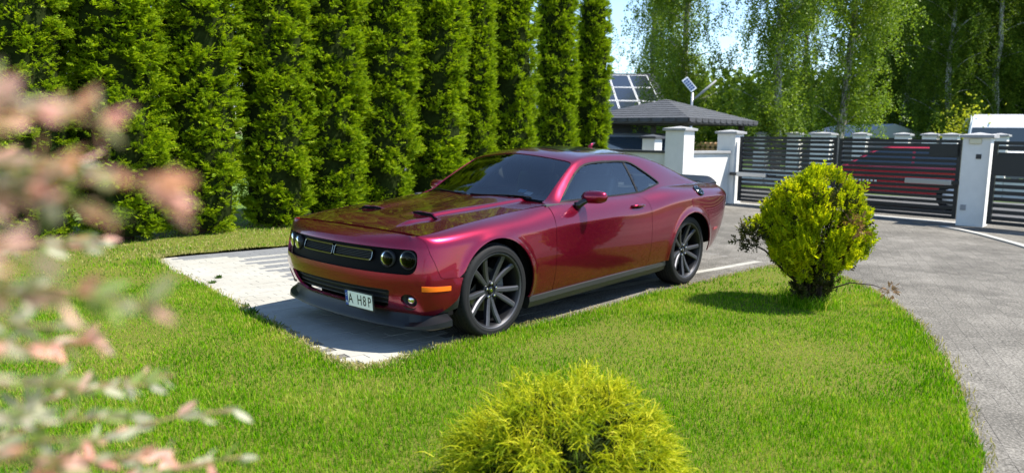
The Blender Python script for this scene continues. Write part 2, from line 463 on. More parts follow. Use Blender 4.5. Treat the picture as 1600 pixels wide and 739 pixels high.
# the opening reaches the centre line: make the fascia polygon go round it
lowz0, lowz1 = .283, .445
lo_e = float(S_of_y(.60))
low_hole = [(s, R_of(s, lowz0)) for s in np.linspace(0, lo_e-.12, 8)]+[(lo_e-.05, R_of(lo_e, lowz0+.03)), (lo_e-.02, R_of(lo_e, lowz0+.09)), (lo_e, R_of(lo_e, lowz1-.012)), (lo_e-.015, R_of(lo_e, lowz1))]+[(s, R_of(s, lowz1)) for s in np.linspace(lo_e-.05, 0, 8)]
fog_c = (float(S_of_y(.735)), R_of(S_of_y(.735), .372))
fog_hole = [(fog_c[0]+.062*math.cos(a), fog_c[1]+.105*math.sin(a)) for a in np.linspace(0, 2*math.pi, 20)[:-1]]
outer = fasc[1:]     # from the bottom right along to the top
ring = [(0, 0)]+outer[:-1]+[(0, 2.0)]+[(0, grille_hole[-1][1])]+grille_hole[::-1][1:]+[(0, low_hole[-1][1])]+low_hole[::-1][1:]
belt_panel('front_bumper', ring, [fog_hole], 'paint', thick=.02, mirror='join', du=.02, dv=.035)
# ---- recessed black panels behind the openings
gh2 = [(p[0]*1.0, p[1]) for p in grille_hole]
ge2 = ge+.02
belt_panel('grille_panel', [(0, R_of(0, .548)), *[(s, R_of(s, .548)) for s in np.linspace(.1, ge2, 10)], *[(s, R_of(s, .741)) for s in np.linspace(ge2, .1, 10)], (0, R_of(0, .741))], mat='grille_black', off=-.04, thick=0, mirror='join', du=.03, dv=.06)
belt_panel('lower_grille_panel', [(0, R_of(0, .27)), *[(s, R_of(s, .27)) for s in np.linspace(.1, lo_e+.14, 10)], *[(s, R_of(s, .47)) for s in np.linspace(lo_e+.14, .1, 10)], (0, R_of(0, .47))], mat='black_matte', off=-.05, thick=0, mirror='join', du=.03, dv=.06)


def arch_rings(ax):
    out = []
    for dr in (.007, .015, .025, .038, .055, .075):
        out += on(arc(ax, ARCH+dr, -.25, math.pi+.25, 70))
    return out
# ---- fenders
cowl_s = float(S_of_x(-.70))
bot_f = [sxz(x, .262) for x in np.linspace(-.695, -.385, 6)]
fend = seam[::-1]+[] 
th0 = math.asin((.531-WZ)/ARCH); th1 = math.pi-math.asin((.27-WZ)/ARCH)
fend = [(p[0]+.0012, p[1]+.0025) for p in seam]
fend = fend+[(s, 2.0) for s in np.linspace(s4+.03, S_of_x(-.72), 24)]+[(float(S_of_x(-.71)), 1.6), (float(S_of_x(-.698)), 1.0), (float(S_of_x(-.698)), .4)]+bot_f+on(arc(AXF, ARCH, th1, th0, 30))[:-1]
belt_panel('front_fender', fend, mat='paint', du=.02, dv=.04, extra=arch_rings(AXF))
# ---- doors
dz = lambda x: float(np.interp(-x, [.7, 2.2], [.264, .292]))
door_rear = [(-2.03, 2.0), (-2.12, 1.72), (-2.165, 1.4), (-2.175, 1.0), (-2.18, .5), (-2.17, .12), (-2.13, .02)]
door = [(float(S_of_x(-.7025)), .03), (float(S_of_x(-.7025)), 1.0), (float(S_of_x(-.718)), 1.6), (float(S_of_x(-.728)), 2.0)]+[(s, 2.0) for s in np.linspace(S_of_x(-.78), S_of_x(-2.0), 26)]+[(float(S_of_x(x)), r) for x, r in door_rear]+[(s, .012) for s in np.linspace(S_of_x(-2.05), S_of_x(-.76), 20)]
doors = belt_panel('door', door, mat='paint', du=.02, dv=.035)
# ---- quarter panels
q_front = [(float(S_of_x(x-.005)), r) for x, r in door_rear][::-1]
th0 = math.pi-math.asin((.335-WZ)/ARCH); th1 = math.asin((.305-WZ)/ARCH)
sq = float(S_of_x(-3.70))
quart = q_front+[(s, 2.0) for s in np.linspace(S_of_x(-2.1), sq, 26)]+[(sq, 1.5), (sq, 1.0), (sq, .5), (sq-.02, 0.0)]+[(s, 0.0) for s in np.linspace(sq-.06, S_of_x(-3.345), 6)]+on(arc(AXR, ARCH, th0, th1, 30))+[(float(S_of_x(-2.52)), 0.01), (float(S_of_x(-2.3)), .01)]
belt_panel('quarter_panel', quart, mat='paint', du=.02, dv=.035, extra=arch_rings(AXR))
belt_panel('arch_liner', [sxz(.615, .2635), sxz(.50, .264), sxz(.40, .30), sxz(.392, .42), sxz(.45, .42), sxz(.53, .36)], mat='black_matte', off=-.012, thick=0)
rear = [(sq+.004, 0), (sq+.004, 1.0), (sq+.004, 2.0)]+[(s, 2.0) for s in np.linspace(sq+.05, S_MAX, 16)]+[(S_MAX, 1), (S_MAX, 0)]+[(s, 0) for s in np.linspace(S_MAX-.05, sq+.05, 16)]
tl0, tl1 = float(sq+.14), S_MAX
tail_hole = [(tl0, R_of(tl0, .76)), (tl0, R_of(tl0, .885))]+[(s, R_of(s, .885)) for s in np.linspace(tl0+.1, S_MAX-.001, 10)]+[(S_MAX-.001, R_of(S_MAX, .76))]+[(s, R_of(s, .76)) for s in np.linspace(S_MAX-.05, tl0+.05, 10)]
belt_panel('rear_bumper', rear, [tail_hole], mat='paint', du=.03, dv=.05, mirror='copy')
belt_panel('tail_light', [(tl0-.01, R_of(tl0, .75)), (tl0-.01, R_of(tl0, .893)), *[(s, R_of(s, .893)) for s in np.linspace(tl0+.1, S_MAX, 8)], *[(s, R_of(s, .75)) for s in np.linspace(S_MAX, tl0+.1, 8)]], mat='red_lens', off=-.012, thick=0, mirror='copy', du=.05, dv=.1)

# ---- hood
_tx = _x_of_s; _hm = (_ss > S_KEY[4]) & (_ss < S_KEY[9])
def edge_at(x):
    xs = -_tx[_hm][:, 6]; o_ = np.argsort(xs)
    return np.interp(-np.asarray(x), xs[o_], _tx[_hm][o_, 7]), np.interp(-np.asarray(x), xs[o_], _tx[_hm][o_, 8])
SCX, SCY = .20, .345        # scoop mouth
def hood_z(x, y):
    ye, ze = edge_at(np.minimum(x, .69)); a = np.abs(y)
    crown = np.interp(-x, [-.70, -.55, -.2, .3, .8], [.006, .012, .024, .036, .046])
    z = ze+crown*(1-np.clip(a/ye, 0, 1)**2.2)
    # raised centre section with a soft edge
    w = np.interp(-x, [-.55, 0, .7], [.40, .47, .56])
    z = z+.022*sstep(-.022, .022, (w-a)*1.0)*sstep(.58, .38, x)
    # shallow gutter down the middle
    z = z-.010*sstep(.30, .05, a)*sstep(.40, .15, x)
    # scoop pods: ramp rising towards the mouth from behind, hollow ahead of it; the mouths face a little inwards
    xq = x-SKEW*(a-SCY); m = np.exp(-np.abs((a-SCY)/.150)**4)
    pod = .012*m*sstep(SCX+.004, SCX-.004, xq)*sstep(-.46, SCX-.05, xq)
    dip = -.016*m*sstep(SCX-.002, SCX+.002, xq)*sstep(SCX+.20, SCX+.03, xq)
    return z+pod+dip
SKEW = .04
hx0, hx1 = .622, -.66
n1, n2 = 220, 140
n2 = 150
xs_ = np.linspace(hx0, hx1, 210)
V = []; 
tt = np.linspace(-1, 1, n2)
for x in xs_:
    ye = float(edge_at(min(x, .62))[0])-.006
    yy = tt*ye
    # rear edge bows forward at the sides with the windscreen base, front edge follows the header gap
    f = (hx0-x)/(hx0-hx1)
    xx = x+0*yy - f**3*.13*(np.abs(yy)/ye)**2 + (1-f)**8*.006*(np.abs(yy)/.79)**4
    zz = hood_z(np.clip(xx, -.85, .69), yy)
    V.append(np.stack([xx, yy, zz], 1))
V = np.array(V); a_, b_ = V.shape[:2]
ii, jj = np.meshgrid(np.arange(a_-1), np.arange(b_-1), indexing='ij')
F = np.stack([ii*b_+jj, (ii+1)*b_+jj, (ii+1)*b_+jj+1, ii*b_+jj+1], -1).reshape(-1, 4)
hood = mesh_np('hood', V.reshape(-1, 3), F[:, ::-1] if False else F, M['paint'], True, CAR)
hood.data.update()
if hood.data.polygons[5000].normal.z < 0: hood.data.flip_normals()
solidify(hood, .012)
bm = bmesh.new(); rows = []
for y in np.linspace(-.77, .77, 24):
    z = float(hood_z(np.array(.64), np.array(y)))-.020; rows.append([bm.verts.new((.600, y, z)), bm.verts.new((.662, y, z-.004))])
for p, q in zip(rows, rows[1:]): bm.faces.new((p[0], p[1], q[1], q[0]))
bmesh.ops.recalc_face_normals(bm, faces=bm.faces); mesh_bm('hood_gap_shade', bm, M['black_void'], False, CAR)  # black strip added beneath the hood edge to paint the gap's shade
# mouths of the scoops: black faces laid over the step paint the shade inside
for sg in (1, -1):
    bm = bmesh.new()
    yy = np.linspace(-.142, .142, 20)
    top, bot = [], []
    for d in yy:
        a = SCY+d; y = sg*a; xm = SCX+SKEW*d
        zt = float(hood_z(np.array(xm-.008), np.array(y))); zb = float(hood_z(np.array(xm+.008), np.array(y)))
        top.append(bm.verts.new((xm+.0045, y, zb+(zt-zb)*.84))); bot.append(bm.verts.new((xm+.009, y, zb+(zt-zb)*.05)))
    for i in range(len(yy)-1): bm.faces.new((bot[i], bot[i+1], top[i+1], top[i]))
    mesh_bm('scoop_mouth_shade', bm, M['black_void'], False, hood)

# ---- greenhouse
gx = [-.55, -.62, -.78, -1.0, -1.2, -1.36, -1.5, -1.75, -2.1, -2.4, -2.7, -3.0, -3.25, -3.45, -3.60]
yr_ = pchip(gx, [.775, .765, .745, .700, .658, .628, .615, .608, .608, .615, .636, .668, .702, .735, .745])
zr_ = pchip(gx, [.955, .958, .985, 1.115, 1.232, 1.312, 1.345, 1.364, 1.365, 1.345, 1.292, 1.205, 1.118, 1.062, 1.046])
zc_ = pchip([-.55, -.60, -.75, -.95, -1.15, -1.30, -1.45, -1.7, -2.0, -2.35, -2.6, -2.8, -3.0, -3.2, -3.35, -3.45, -3.60],
            [.985, 1.005, 1.105, 1.225, 1.335, 1.392, 1.417, 1.431, 1.436, 1.424, 1.392, 1.335, 1.262, 1.18, 1.115, 1.075, 1.05])
def t_of_x(x):
    m = (_ss > S_KEY[6]) & (_ss < S_KEY[17])
    return np.interp(-x, -_tx[m][:, 6], _tx[m][:, 7]), np.interp(-x, -_tx[m][:, 6], _tx[m][:, 8])
NV = 161
GX = np.linspace(-.56, -3.60, 320)
GG = np.zeros((len(GX), NV, 3))
for i, x in enumerate(GX):
    yt, zt = t_of_x(x); yt = float(yt)-.002; zt = float(zt); yr, zr, zc = float(yr_(x)), float(zr_(x)), float(zc_(x))
    yr = min(yr, yt-.02); zr = max(zr, zt+.004); zc = max(zc, zr+.012)
    t = np.linspace(0, 1, 60)[:, None]
    side = np.array([yt, zt])*(1-t)+np.array([yr, zr])*t
    nrm = np.array([zr-zt, yt-yr]); nrm /= np.linalg.norm(nrm); side = side+nrm*(.012*np.sin(np.pi*t))*min(1, (zr-zt)/.2)
    kz = zc-.004-(zc-zr)*.12
    q = np.linspace(0, 1, 80)[1:, None]
    top = (1-q)**2*np.array([yr, zr])+2*q*(1-q)*np.array([yr*.52, kz+.004])+q*q*np.array([0, zc])
    pl = np.concatenate([side, top]); d = np.concatenate([[0], np.cumsum(np.linalg.norm(np.diff(pl, axis=0), axis=1))])
    u = np.linspace(0, d[-1], 400); pl = np.stack([np.interp(u, d, pl[:, k]) for k in (0, 1)], 1)
    # smooth the rail with a kernel of about 3 cm, symmetric at the centre
    sg_ = .028/(d[-1]/399); kk = np.exp(-.5*(np.arange(-60, 61)/sg_)**2); kk /= kk.sum()
    ext = np.concatenate([2*pl[0]-pl[60:0:-1], pl, np.stack([-pl[-2:-62:-1, 0], pl[-2:-62:-1, 1]], 1)])
    pl = np.stack([np.convolve(ext[:, k], kk, 'valid') for k in (0, 1)], 1)
    u2 = np.linspace(0, 1, NV)*399
    GG[i, :, 0] = x; GG[i, :, 1] = np.interp(u2, np.arange(400), pl[:, 0]); GG[i, :, 2] = np.interp(u2, np.arange(400), pl[:, 1])
GG[:, -1, 1] = 0
# smooth lengthwise a little
for _ in range(3): GG[1:-1, :, 1:] = .25*GG[:-2, :, 1:]+.5*GG[1:-1, :, 1:]+.25*GG[2:, :, 1:]
def gh(xv, v):
    fi = np.clip((np.asarray(xv, float)-GX[0])/(GX[-1]-GX[0])*(len(GX)-1), 0, len(GX)-1.001); fj = np.clip(np.asarray(v, float)*(NV-1), 0, NV-1.001)
    i = fi.astype(int); j = fj.astype(int); a = (fi-i)[..., None]; b = (fj-j)[..., None]
    return (GG[i, j]*(1-a)*(1-b)+GG[i+1, j]*a*(1-b)+GG[i, j+1]*(1-a)*b+GG[i+1, j+1]*a*b)
def v_of_z(x, z):
    P = gh(np.full(200, x), np.linspace(0, 1, 200)); k = np.argmax(P[:, 2]); return float(np.interp(z, P[:k+1, 2], np.linspace(0, 1, 200)[:k+1]))
def v_of_y(x, y):
    P = gh(np.full(400, x), np.linspace(0, 1, 400)); return float(np.interp(-y, -P[:, 1], np.linspace(0, 1, 400)))
def gxz(x, z): return (x, v_of_z(x, z))
def gxy(x, y): return (x, v_of_y(x, y))
def gh_panel(name, poly, holes, mat, off, du, dv, thick, mirror, parent=None):
    P, F = fill(poly, list(holes), du, dv)
    V = gh(P[:, 0], P[:, 1])
    if off:
        e1, e2 = .012, .008
        a = gh(P[:, 0]+e1, P[:, 1])-gh(P[:, 0]-e1, P[:, 1]); b = gh(P[:, 0], np.clip(P[:, 1]+e2, 0, 1))-gh(P[:, 0], np.clip(P[:, 1]-e2, 0, 1))
        n = np.cross(a, b); n /= np.linalg.norm(n, axis=1, keepdims=True)+1e-12; sg = np.sign((n*(V-np.array([-1.9, 0, .7]))).sum()); V = V+n*sg*off
        if mirror == 'join': V[P[:, 1] > .9999, 1] = 0
    F = orient(V, F, np.array([-1.9, 0, .7])); out = []
    if mirror == 'join':
        V, F = mirror_join(V, F, 2e-3 if not off else 2e-3); out = [mesh_np(name, V, F, M[mat], True, parent or CAR)]
    else:
        out = [mesh_np(name, V, F, M[mat], True, parent or CAR)]
        V2 = V.copy(); V2[:, 1] *= -1; out.append(mesh_np(name, V2, F[:, ::-1], M[mat], True, parent or CAR))
    if thick:
        for o in out: solidify(o, thick)
    return out
# openings
def ws_base(y): return -.605-.20*(abs(y)/.74)**2
def ws_top(y): return -1.235-.085*(abs(y)/.6)**2
def rw_top(y): return -2.615-.03*(abs(y)/.6)**2
def rw_bot(y): return -3.30-.02*(abs(y)/.6)**2
yb = np.linspace(0, .728, 14); yt2 = np.linspace(.565, 0, 12)
ws = [gxy(ws_base(y), y) for y in yb]
edge = [(-.80, .712), (-.95, .678), (-1.1, .643), (-1.25, .606)]
ws += [gxy(x, float(np.interp(-x, [.78, 1.0, 1.2, 1.36], [.732, .686, .642, .608]))) for x in np.linspace(-.835, -1.275, 8)]
ws += bez2(gxy(-1.29, .620), gxy(-1.318, .610), gxy(ws_top(.54), .54), 5)[1:]
ws += [gxy(ws_top(y), y) for y in np.linspace(.50, 0, 12)]
dlo = [(-.895, .974), (-1.0, 1.045), (-1.12, 1.127), (-1.25, 1.208), (-1.36, 1.262), (-1.45, 1.288), (-1.56, 1.302), (-1.75, 1.311), (-2.0, 1.312), (-2.14, 1.305), (-2.21, 1.288), (-2.28, 1.255), (-2.40, 1.185), (-2.52, 1.110), (-2.545, 1.085), (-2.53, 1.070), (-2.40, 1.045), (-2.18, 1.003), (-2.0, .995), (-1.7, .988), (-1.3, .980)]
dlo_v = [gxz(x, z) for x, z in dlo]
rw = [gxy(rw_top(y), y) for y in np.linspace(0, .50, 8)]+[gxy(x, float(np.interp(-x, [2.6, 3.3], [.525, .60]))) for x in np.linspace(-2.68, -3.26, 8)]+[gxy(rw_bot(y), y) for y in np.linspace(.56, 0, 8)]
# painted roof with pillars; front edge along the cowl, rear edge at the deck
roof_poly = [(-.74, 0.0)]+[(x, 0.0) for x in np.linspace(-.8, -3.55, 60)]+[(-3.585, .3), (-3.59, .7), (-3.59, 1.0)]+[(rw_bot(0), 1.0)]+rw[::-1][1:-1]+[(rw_top(0), 1.0), (ws_top(0), 1.0)]+ws[::-1][1:-1]
# ws runs from base centre to top centre; the polygon above closes along its base back to the pillar foot
cut = [p for p in ws if True]
i_base = 14
roof_poly = [(-.74, 0.0)]+[(x, 0.0) for x in np.linspace(-.8, -3.55, 60)]+[(-3.585, .3), (-3.59, .7), (-3.59, 1.0), (rw_bot(0), 1.0)]+rw[::-1][1:-1]+[(rw_top(0), 1.0)]+[(x, 1.0) for x in np.linspace(-2.4, -1.4, 10)]+[(ws_top(0), 1.0)]+ws[::-1][1:len(ws)-14+1]+[gxy(-.755, .735)]
roofs = gh_panel('roof', roof_poly, [dlo_v], 'paint', 0, .022, .016, .012, 'join')
roof = roofs[0]
def grow(poly, f):
    A = np.array(poly); c = A.mean(0); return [tuple(c+(p-c)*f) for p in A]
ws_big = [(min(0, p[0]), min(1, p[1])) for p in ws]
gh_panel('windscreen', [(p[0]+(.006 if k < 14 else -.006 if k > 22 else 0), max(0, p[1]-(.006 if 10 < k < 26 else 0)) if p[1] < .999 else 1.0) for k, p in enumerate(ws)], [], 'glass', -.006, .03, .025, 0, 'join')
gh_panel('rear_window', [(p[0], p[1]) for p in rw], [], 'glass_dark', -.006, .04, .03, 0, 'join')
# glass of the flanks: door window, divider and quarter window
div_x = lambda z: -2.125+(z-1.0)*.13
dv_ = np.array(dlo); 
door_win = [(x, z) for x, z in dlo if x > div_x(z)+.012]
# split the outline at the divider
up = [p for p in dlo[:10] if p[0] > div_x(p[1])+.012]; lo = [p for p in dlo[10:] if p[0] > div_x(p[1])+.012]
ztop = 1.3115; zbot = .9985
door_win = up+[(div_x(ztop)+.012, ztop), (div_x(1.15)+.012, 1.15), (div_x(zbot)+.012, zbot)]+lo
upq = [p for p in dlo[:16] if p[0] < div_x(p[1])-.012]; loq = [p for p in dlo[16:] if p[0] < div_x(p[1])-.012]
quart_win = [(div_x(zbot)-.012, zbot), (div_x(1.15)-.012, 1.15), (div_x(ztop)-.012, ztop)]+upq+loq
gh_panel('door_window', [gxz(x, z) for x, z in door_win], [], 'glass_dark', -.010, .04, .03, 0, 'copy')
gh_panel('quarter_window', [gxz(x, z) for x, z in quart_win], [], 'glass_dark', -.010, .04, .03, 0, 'copy')
gh_panel('window_divider', [gxz(x, z) for x, z in [(div_x(.99)+.014, .993), (div_x(1.15)+.014, 1.15), (div_x(1.32)+.014, 1.316), (div_x(1.32)-.014, 1.316), (div_x(1.15)-.014, 1.15), (div_x(.99)-.014, .993)]], [], 'trim', -.006, .02, .02, .008, 'copy')
# black seal round the side glass
def ring_poly(poly, w):
    A = np.array(poly); n = len(A); out = []
    for i in range(n):
        t = A[(i+1) % n]-A[i-1]; nn = np.array([-t[1], t[0]]); nn /= np.linalg.norm(nn)+1e-9; out.append(tuple(A[i]+nn*w))
    return out
area = sum(dlo[i][0]*dlo[(i+1) % len(dlo)][1]-dlo[(i+1) % len(dlo)][0]*dlo[i][1] for i in range(len(dlo)))
sgn = 1 if area > 0 else -1
seal_in = ring_poly(dlo, sgn*.014)
gh_panel('window_seal', [gxz(x, z) for x, z in dlo], [[gxz(x, z) for x, z in seal_in]], 'trim', .001, .02, .02, .006, 'copy')
# seal round the windscreen: a dark frit band just under the glass edge
wA = np.array(ws); 
frit_in = [(p[0]+(-.05 if k < 14 else .0 if k < 21 else .028), p[1]+(.028 if 9 < k < 25 else 0) if p[1] < .999 else 1.0) for k, p in enumerate(ws)]
gh_panel('windscreen_band', ws+[(ws_top(0)+.028, 1.0)]+frit_in[::-1][1:-1]+[(ws_base(0)-.05, 1.0)], [], 'trim', -.010, .02, .02, 0, 'join')
# sunroof
sr = rnd([(-1.52, 1.0), gxy(-1.52, .40), gxy(-1.98, .40), (-1.98, 1.0)], [0, .15, .15, 0])
gh_panel('sunroof', sr, [], 'black_gloss', .0025, .04, .04, 0, 'join')

# ---- trunk deck between the T edges behind the cabin
xs_ = np.linspace(-3.40, -3.955, 24); tt = np.linspace(-1, 1, 40); V = []
_dm = (_ss > S_KEY[14])
def deck_y(x): 
    q = _tx[_dm]; o_ = np.argsort(-q[:, 6]); return float(np.interp(-x, -q[o_, 6], q[o_, 7])), float(np.interp(-x, -q[o_, 6], q[o_, 8]))
for x in xs_:
    ye, ze = deck_y(x); ye = max(ye-.004, .02); V.append(np.stack([np.full(40, x), tt*ye, ze+.012*(1-tt**2)], 1))
V = np.array(V); a_, b_ = V.shape[:2]; ii, jj = np.meshgrid(np.arange(a_-1), np.arange(b_-1), indexing='ij')
F = np.stack([ii*b_+jj, (ii+1)*b_+jj, (ii+1)*b_+jj+1, ii*b_+jj+1], -1).reshape(-1, 4)
deck = mesh_np('trunk_lid', V.reshape(-1, 3), F, M['paint'], True, CAR); deck.data.update()
if deck.data.polygons[100].normal.z < 0: deck.data.flip_normals()
# spoiler: a low lip across the deck with turned-down ends
bm = bmesh.new(); rings = []
for y in np.linspace(-.775, .775, 41):
    a = abs(y)/.775; e = max(0, (a-.82)/.18)
    x0 = -3.62+.02*a-.0*e; x1 = -3.93+.10*a*a; h = .062*(1-.55*e*e); zb = 1.046-.028*e*e
    zs = [(x0, zb-.01), (x0-.01, zb+.012), ((x0+x1)/2, zb+.036*(1-.4*e)), (x1+.02, zb+h), (x1, zb+h-.006), (x1+.01, zb-.012)]
    rings.append([bm.verts.new((p, y, q)) for p, q in zs])
for p, q in zip(rings, rings[1:]):
    for k in range(6): bm.faces.new((p[k], p[(k+1) % 6], q[(k+1) % 6], q[k]))
bm.faces.new(rings[0]); bm.faces.new(rings[-1][::-1]); bmesh.ops.recalc_face_normals(bm, faces=bm.faces)
mesh_bm('rear_spoiler', bm, M['splitter'], False, CAR)

# ---- underbody and liners, with a black inner shell added to darken panel gaps
prof = [(.47, .30), (.47, .58), (.43, .72), (-.2, .82), (-.62, .86), (-.68, .66), (-2.55, .66), (-2.62, .96), (-3.3, .98), (-3.68, .88), (-3.45, .45), (-3.40, .40)]
prof += arc(AXR, .405, 0.0, math.pi, 20)[0:20]
prof = prof[:12]+[(AXR+.405*math.cos(a), WZ+.405*math.sin(a)) for a in np.linspace(math.pi+.2, -.2, 22)]+[(-2.5, .19), (-.45, .18)]+[(AXF+.405*math.cos(a), WZ+.405*math.sin(a)) for a in np.linspace(math.pi+.3, -.3, 22)]+[(.45, .24)]
bm = bmesh.new()
for sg, y0, y1 in ((1, .50, .862), (-1, -.862, -.50)):
    A_ = [bm.verts.new((x, y0, z)) for x, z in prof]; B_ = [bm.verts.new((x, y1, z)) for x, z in prof]
    bm.faces.new(A_); bm.faces.new(B_[::-1])
    for i in range(len(prof)): bm.faces.new((A_[i], A_[(i+1) % len(prof)], B_[(i+1) % len(prof)], B_[i]))
bmesh.ops.triangulate(bm, faces=bm.faces); bmesh.ops.recalc_face_normals(bm, faces=bm.faces)
for c, s in (((-.02, 0, .47), (1.2, 1.02, .5)), ((.48, 0, .46), (.20, 1.44, .38)), ((-1.65, 0, .42), (2.1, 1.02, .45)), ((-3.15, 0, .55), (1.2, 1.02, .6)), ((-3.46, 0, .54), (.26, 1.66, .30))): bm_box(bm, Vector(c), s)
mesh_bm('underbody', bm, M['black_void'], False, CAR)

# ---- side skirts
for sg in (1, -1):
    bm = bmesh.new(); rings = []
    for x in np.linspace(-.40, -2.545, 30):
        zt = float(np.interp(-x, [.4, 2.5], [.262, .304]))+.004; zb = zt-.108; e = float(sstep(-2.42, -2.545, np.array(x)))*.02
        zs = [(.888, zt), (.915, zt-.012), (.918, zt-.05), (.900, zb+.01), (.87, zb), (.80, zb)]
        rings.append([bm.verts.new((x, sg*(y-e), z)) for y, z in zs])
    for p, q in zip(rings, rings[1:]):
        for k in range(5): bm.faces.new((p[k], p[k+1], q[k+1], q[k]))
    bm.faces.new(rings[0]); bm.faces.new(rings[-1][::-1])
    bmesh.ops.recalc_face_normals(bm, faces=bm.faces)
    mesh_bm('side_skirt', bm, M['dark_sill'], False, CAR)

# ---- front splitter with upturned ends, and the black valance above it
bm = bmesh.new(); rings = []
for s in np.linspace(0, S_of_x(.50), 40):
    P = belt_raw(np.array([s]), np.array([.25]))[0]; q = belt_raw(np.array([s]), np.array([0.0]))[0]
    e = belt_raw(np.array([s+.01]), np.array([.25]))[0]-belt_raw(np.array([max(0, s-.01)]), np.array([.25]))[0]
    n = np.array([e[1], -e[0]]); n = n/np.linalg.norm(n); 
    if n[0] < 0 and n[1] < 0: n = -n
    if s == 0: n = np.array([1., 0])
    f = s/float(S_of_x(.50)); lift = .055*max(0, (f-.70)/.30)**1.3; pr = .012+.050*max(0, (f-.6)/.4)
    zb = .152+lift*.55
    P = q.copy(); o1 = P[:2]+n*(pr+.022); o0 = q[:2]-n*.06
    prof_ = [(o0, .275), (q[:2]-n*.006, .266), (P[:2]+n*(.015), .205+lift*1.2), (o1, zb+.030+lift*.5), (o1+n*.004, zb+.014), (o1-n*.02, zb), (o0, zb+.01)]
    rings.append([(float(p[0]), float(p[1]), float(z)) for p, z in prof_])
def strip(rings, bm, sg):
    vs = [[bm.verts.new((p[0], sg*p[1], p[2])) for p in r] for r in rings]
    for p, q in zip(vs, vs[1:]):
        for k in range(len(p)-1): bm.faces.new((p[k], p[k+1], q[k+1], q[k]))
    bm.faces.new(vs[-1])
strip(rings, bm, 1); strip(rings, bm, -1)
bmesh.ops.remove_doubles(bm, verts=bm.verts, dist=1e-4); bmesh.ops.recalc_face_normals(bm, faces=bm.faces)
mesh_bm('front_splitter', bm, M['splitter'], True, CAR).modifiers.new('sharp', 'EDGE_SPLIT').split_angle = .6

# ---- headlights: two round lamps a side in the black grille band
def nose_frame(y, z, off):
    s = float(S_of_y(abs(y))); r = R_of(s, z); e = .004
    p = belt_raw(np.array([s]), np.array([r]))[0]
    a = belt_raw(np.array([s+e]), np.array([r]))[0]-belt_raw(np.array([max(0, s-e)]), np.array([r]))[0]
    a[2] = 0; a /= np.linalg.norm(a)
    n = np.array([a[1], -a[0], 0]); n = n if n[0] > 0 else -n
    if y < 0: p[1] *= -1; n[1] *= -1
    n = Vector(n).normalized(); up = Vector((0, 0, 1)); rt = up.cross(n)
    o = Vector(p)+n*off
    return Matrix(((rt.x, up.x, n.x, o.x), (rt.y, up.y, n.y, o.y), (rt.z, up.z, n.z, o.z), (0, 0, 0, 1)))
def lathe_z(prof, seg, m4):
    V, F = lathe(prof, seg, 'z'); V = np.array([tuple(m4 @ Vector(v)) for v in V]); return V, F
for sg in (1, -1):
    for y, R_, zc in ((.730, .064, .658), (.565, .056, .655)):
        m4 = nose_frame(sg*y, zc, -.052)
        V, F = lathe_z([(R_+.004, .0), (R_+.004, .034), (R_-.004, .036), (R_-.010, .030), (R_-.016, .010), (R_*.45, .004), (.0005, .004)], 32, m4)
        hl = mesh_np('headlight', V, F, M['black_matte'], True, CAR)
        V, F = lathe_z([(R_-.012, .012), (R_*.62, .006), (R_*.58, .012), (R_*.5, .010)], 32, m4); mesh_np('halo_ring', V, F, M['smoked'], True, hl)
        V, F = lathe_z([(R_*.50, .010), (R_*.42, .022), (R_*.25, .030), (.0005, .033)], 32, m4); mesh_np('projector', V, F, M['smoked'], True, hl)
        V, F = lathe_z([(R_-.004, .036), (R_*.8, .042), (R_*.5, .047), (.0005, .049)], 32, m4); mesh_np('lens', V, F, M['lamp_glass'], True, hl)
# two chrome frames of the split grille with dark mesh inside
def nose_pt(y, z, off):
    s = float(S_of_y(abs(y))); p = belt_raw(np.array([s]), np.array([R_of(s, z)]))[0]; m = nose_frame(y, z, off); return m.translation
for sg in (1, -1):
    y0, y1, z0, z1 = .012, .425, .634, .702
    base = [(y0, z0+.008), (y0, z1-.010)]+[(y, z1-.0) for y in np.linspace(y0+.012, y1-.02, 10)]+[(y1-.006, z1-.004), (y1, z1-.016), (y1, z0+.018), (y1-.008, z0+.005)]+[(y, z0) for y in np.linspace(y1-.025, y0+.012, 10)]
    pts = [nose_pt(sg*y, z, -.026) for y, z in base]
    bm = bmesh.new(); n = len(pts); rr = []
    for i in range(n):
        p = pts[i]; d = (pts[(i+1) % n]-pts[i-1]).normalized(); nx = Vector((1, 0, 0)); a = nx.cross(d).normalized()
        rr.append([bm.verts.new(p+a*u+nx*v) for u, v in ((-.0045, -.012), (-.0045, .006), (.0045, .006), (.0045, -.012))])
    for i in range(n):
        for k in range(4): bm.faces.new((rr[i][k], rr[i][(k+1) % 4], rr[(i+1) % n][(k+1) % 4], rr[(i+1) % n][k]))
    bmesh.ops.recalc_face_normals(bm, faces=bm.faces)
    gf = mesh_bm('grille_frame', bm, M['chrome_dark'], False, CAR)
    bm = bmesh.new()
    for z in np.linspace(z0+.012, z1-.012, 5):
        bm_tube(bm, [nose_pt(sg*y, z, -.032) for y in np.linspace(y0+.01, y1-.01, 8)], .003, 5)
    mesh_bm('grille_mesh', bm, M['black_matte'], False, gf)
# lower grille bars
for z in (.33, .37, .41):
    tube('lower_grille_bar', [nose_pt(y, z, -.042) for y in np.linspace(-.55, .55, 21)], .006, M['black_matte'], CAR, 6)
# fog lamps
for sg in (1, -1):
    m4 = nose_frame(sg*.735, .372, -.05)
    V, F = lathe_z([(.075, .0), (.07, .03), (.045, .012), (.040, .002), (.0005, .0)], 24, m4); fl = mesh_np('fog_light', V, F, M['black_matte'], True, CAR)
    V, F = lathe_z([(.034, .006), (.03, .018), (.015, .024), (.0005, .026)], 20, m4); mesh_np('fog_lens', V, F, M['reflector'], True, fl)

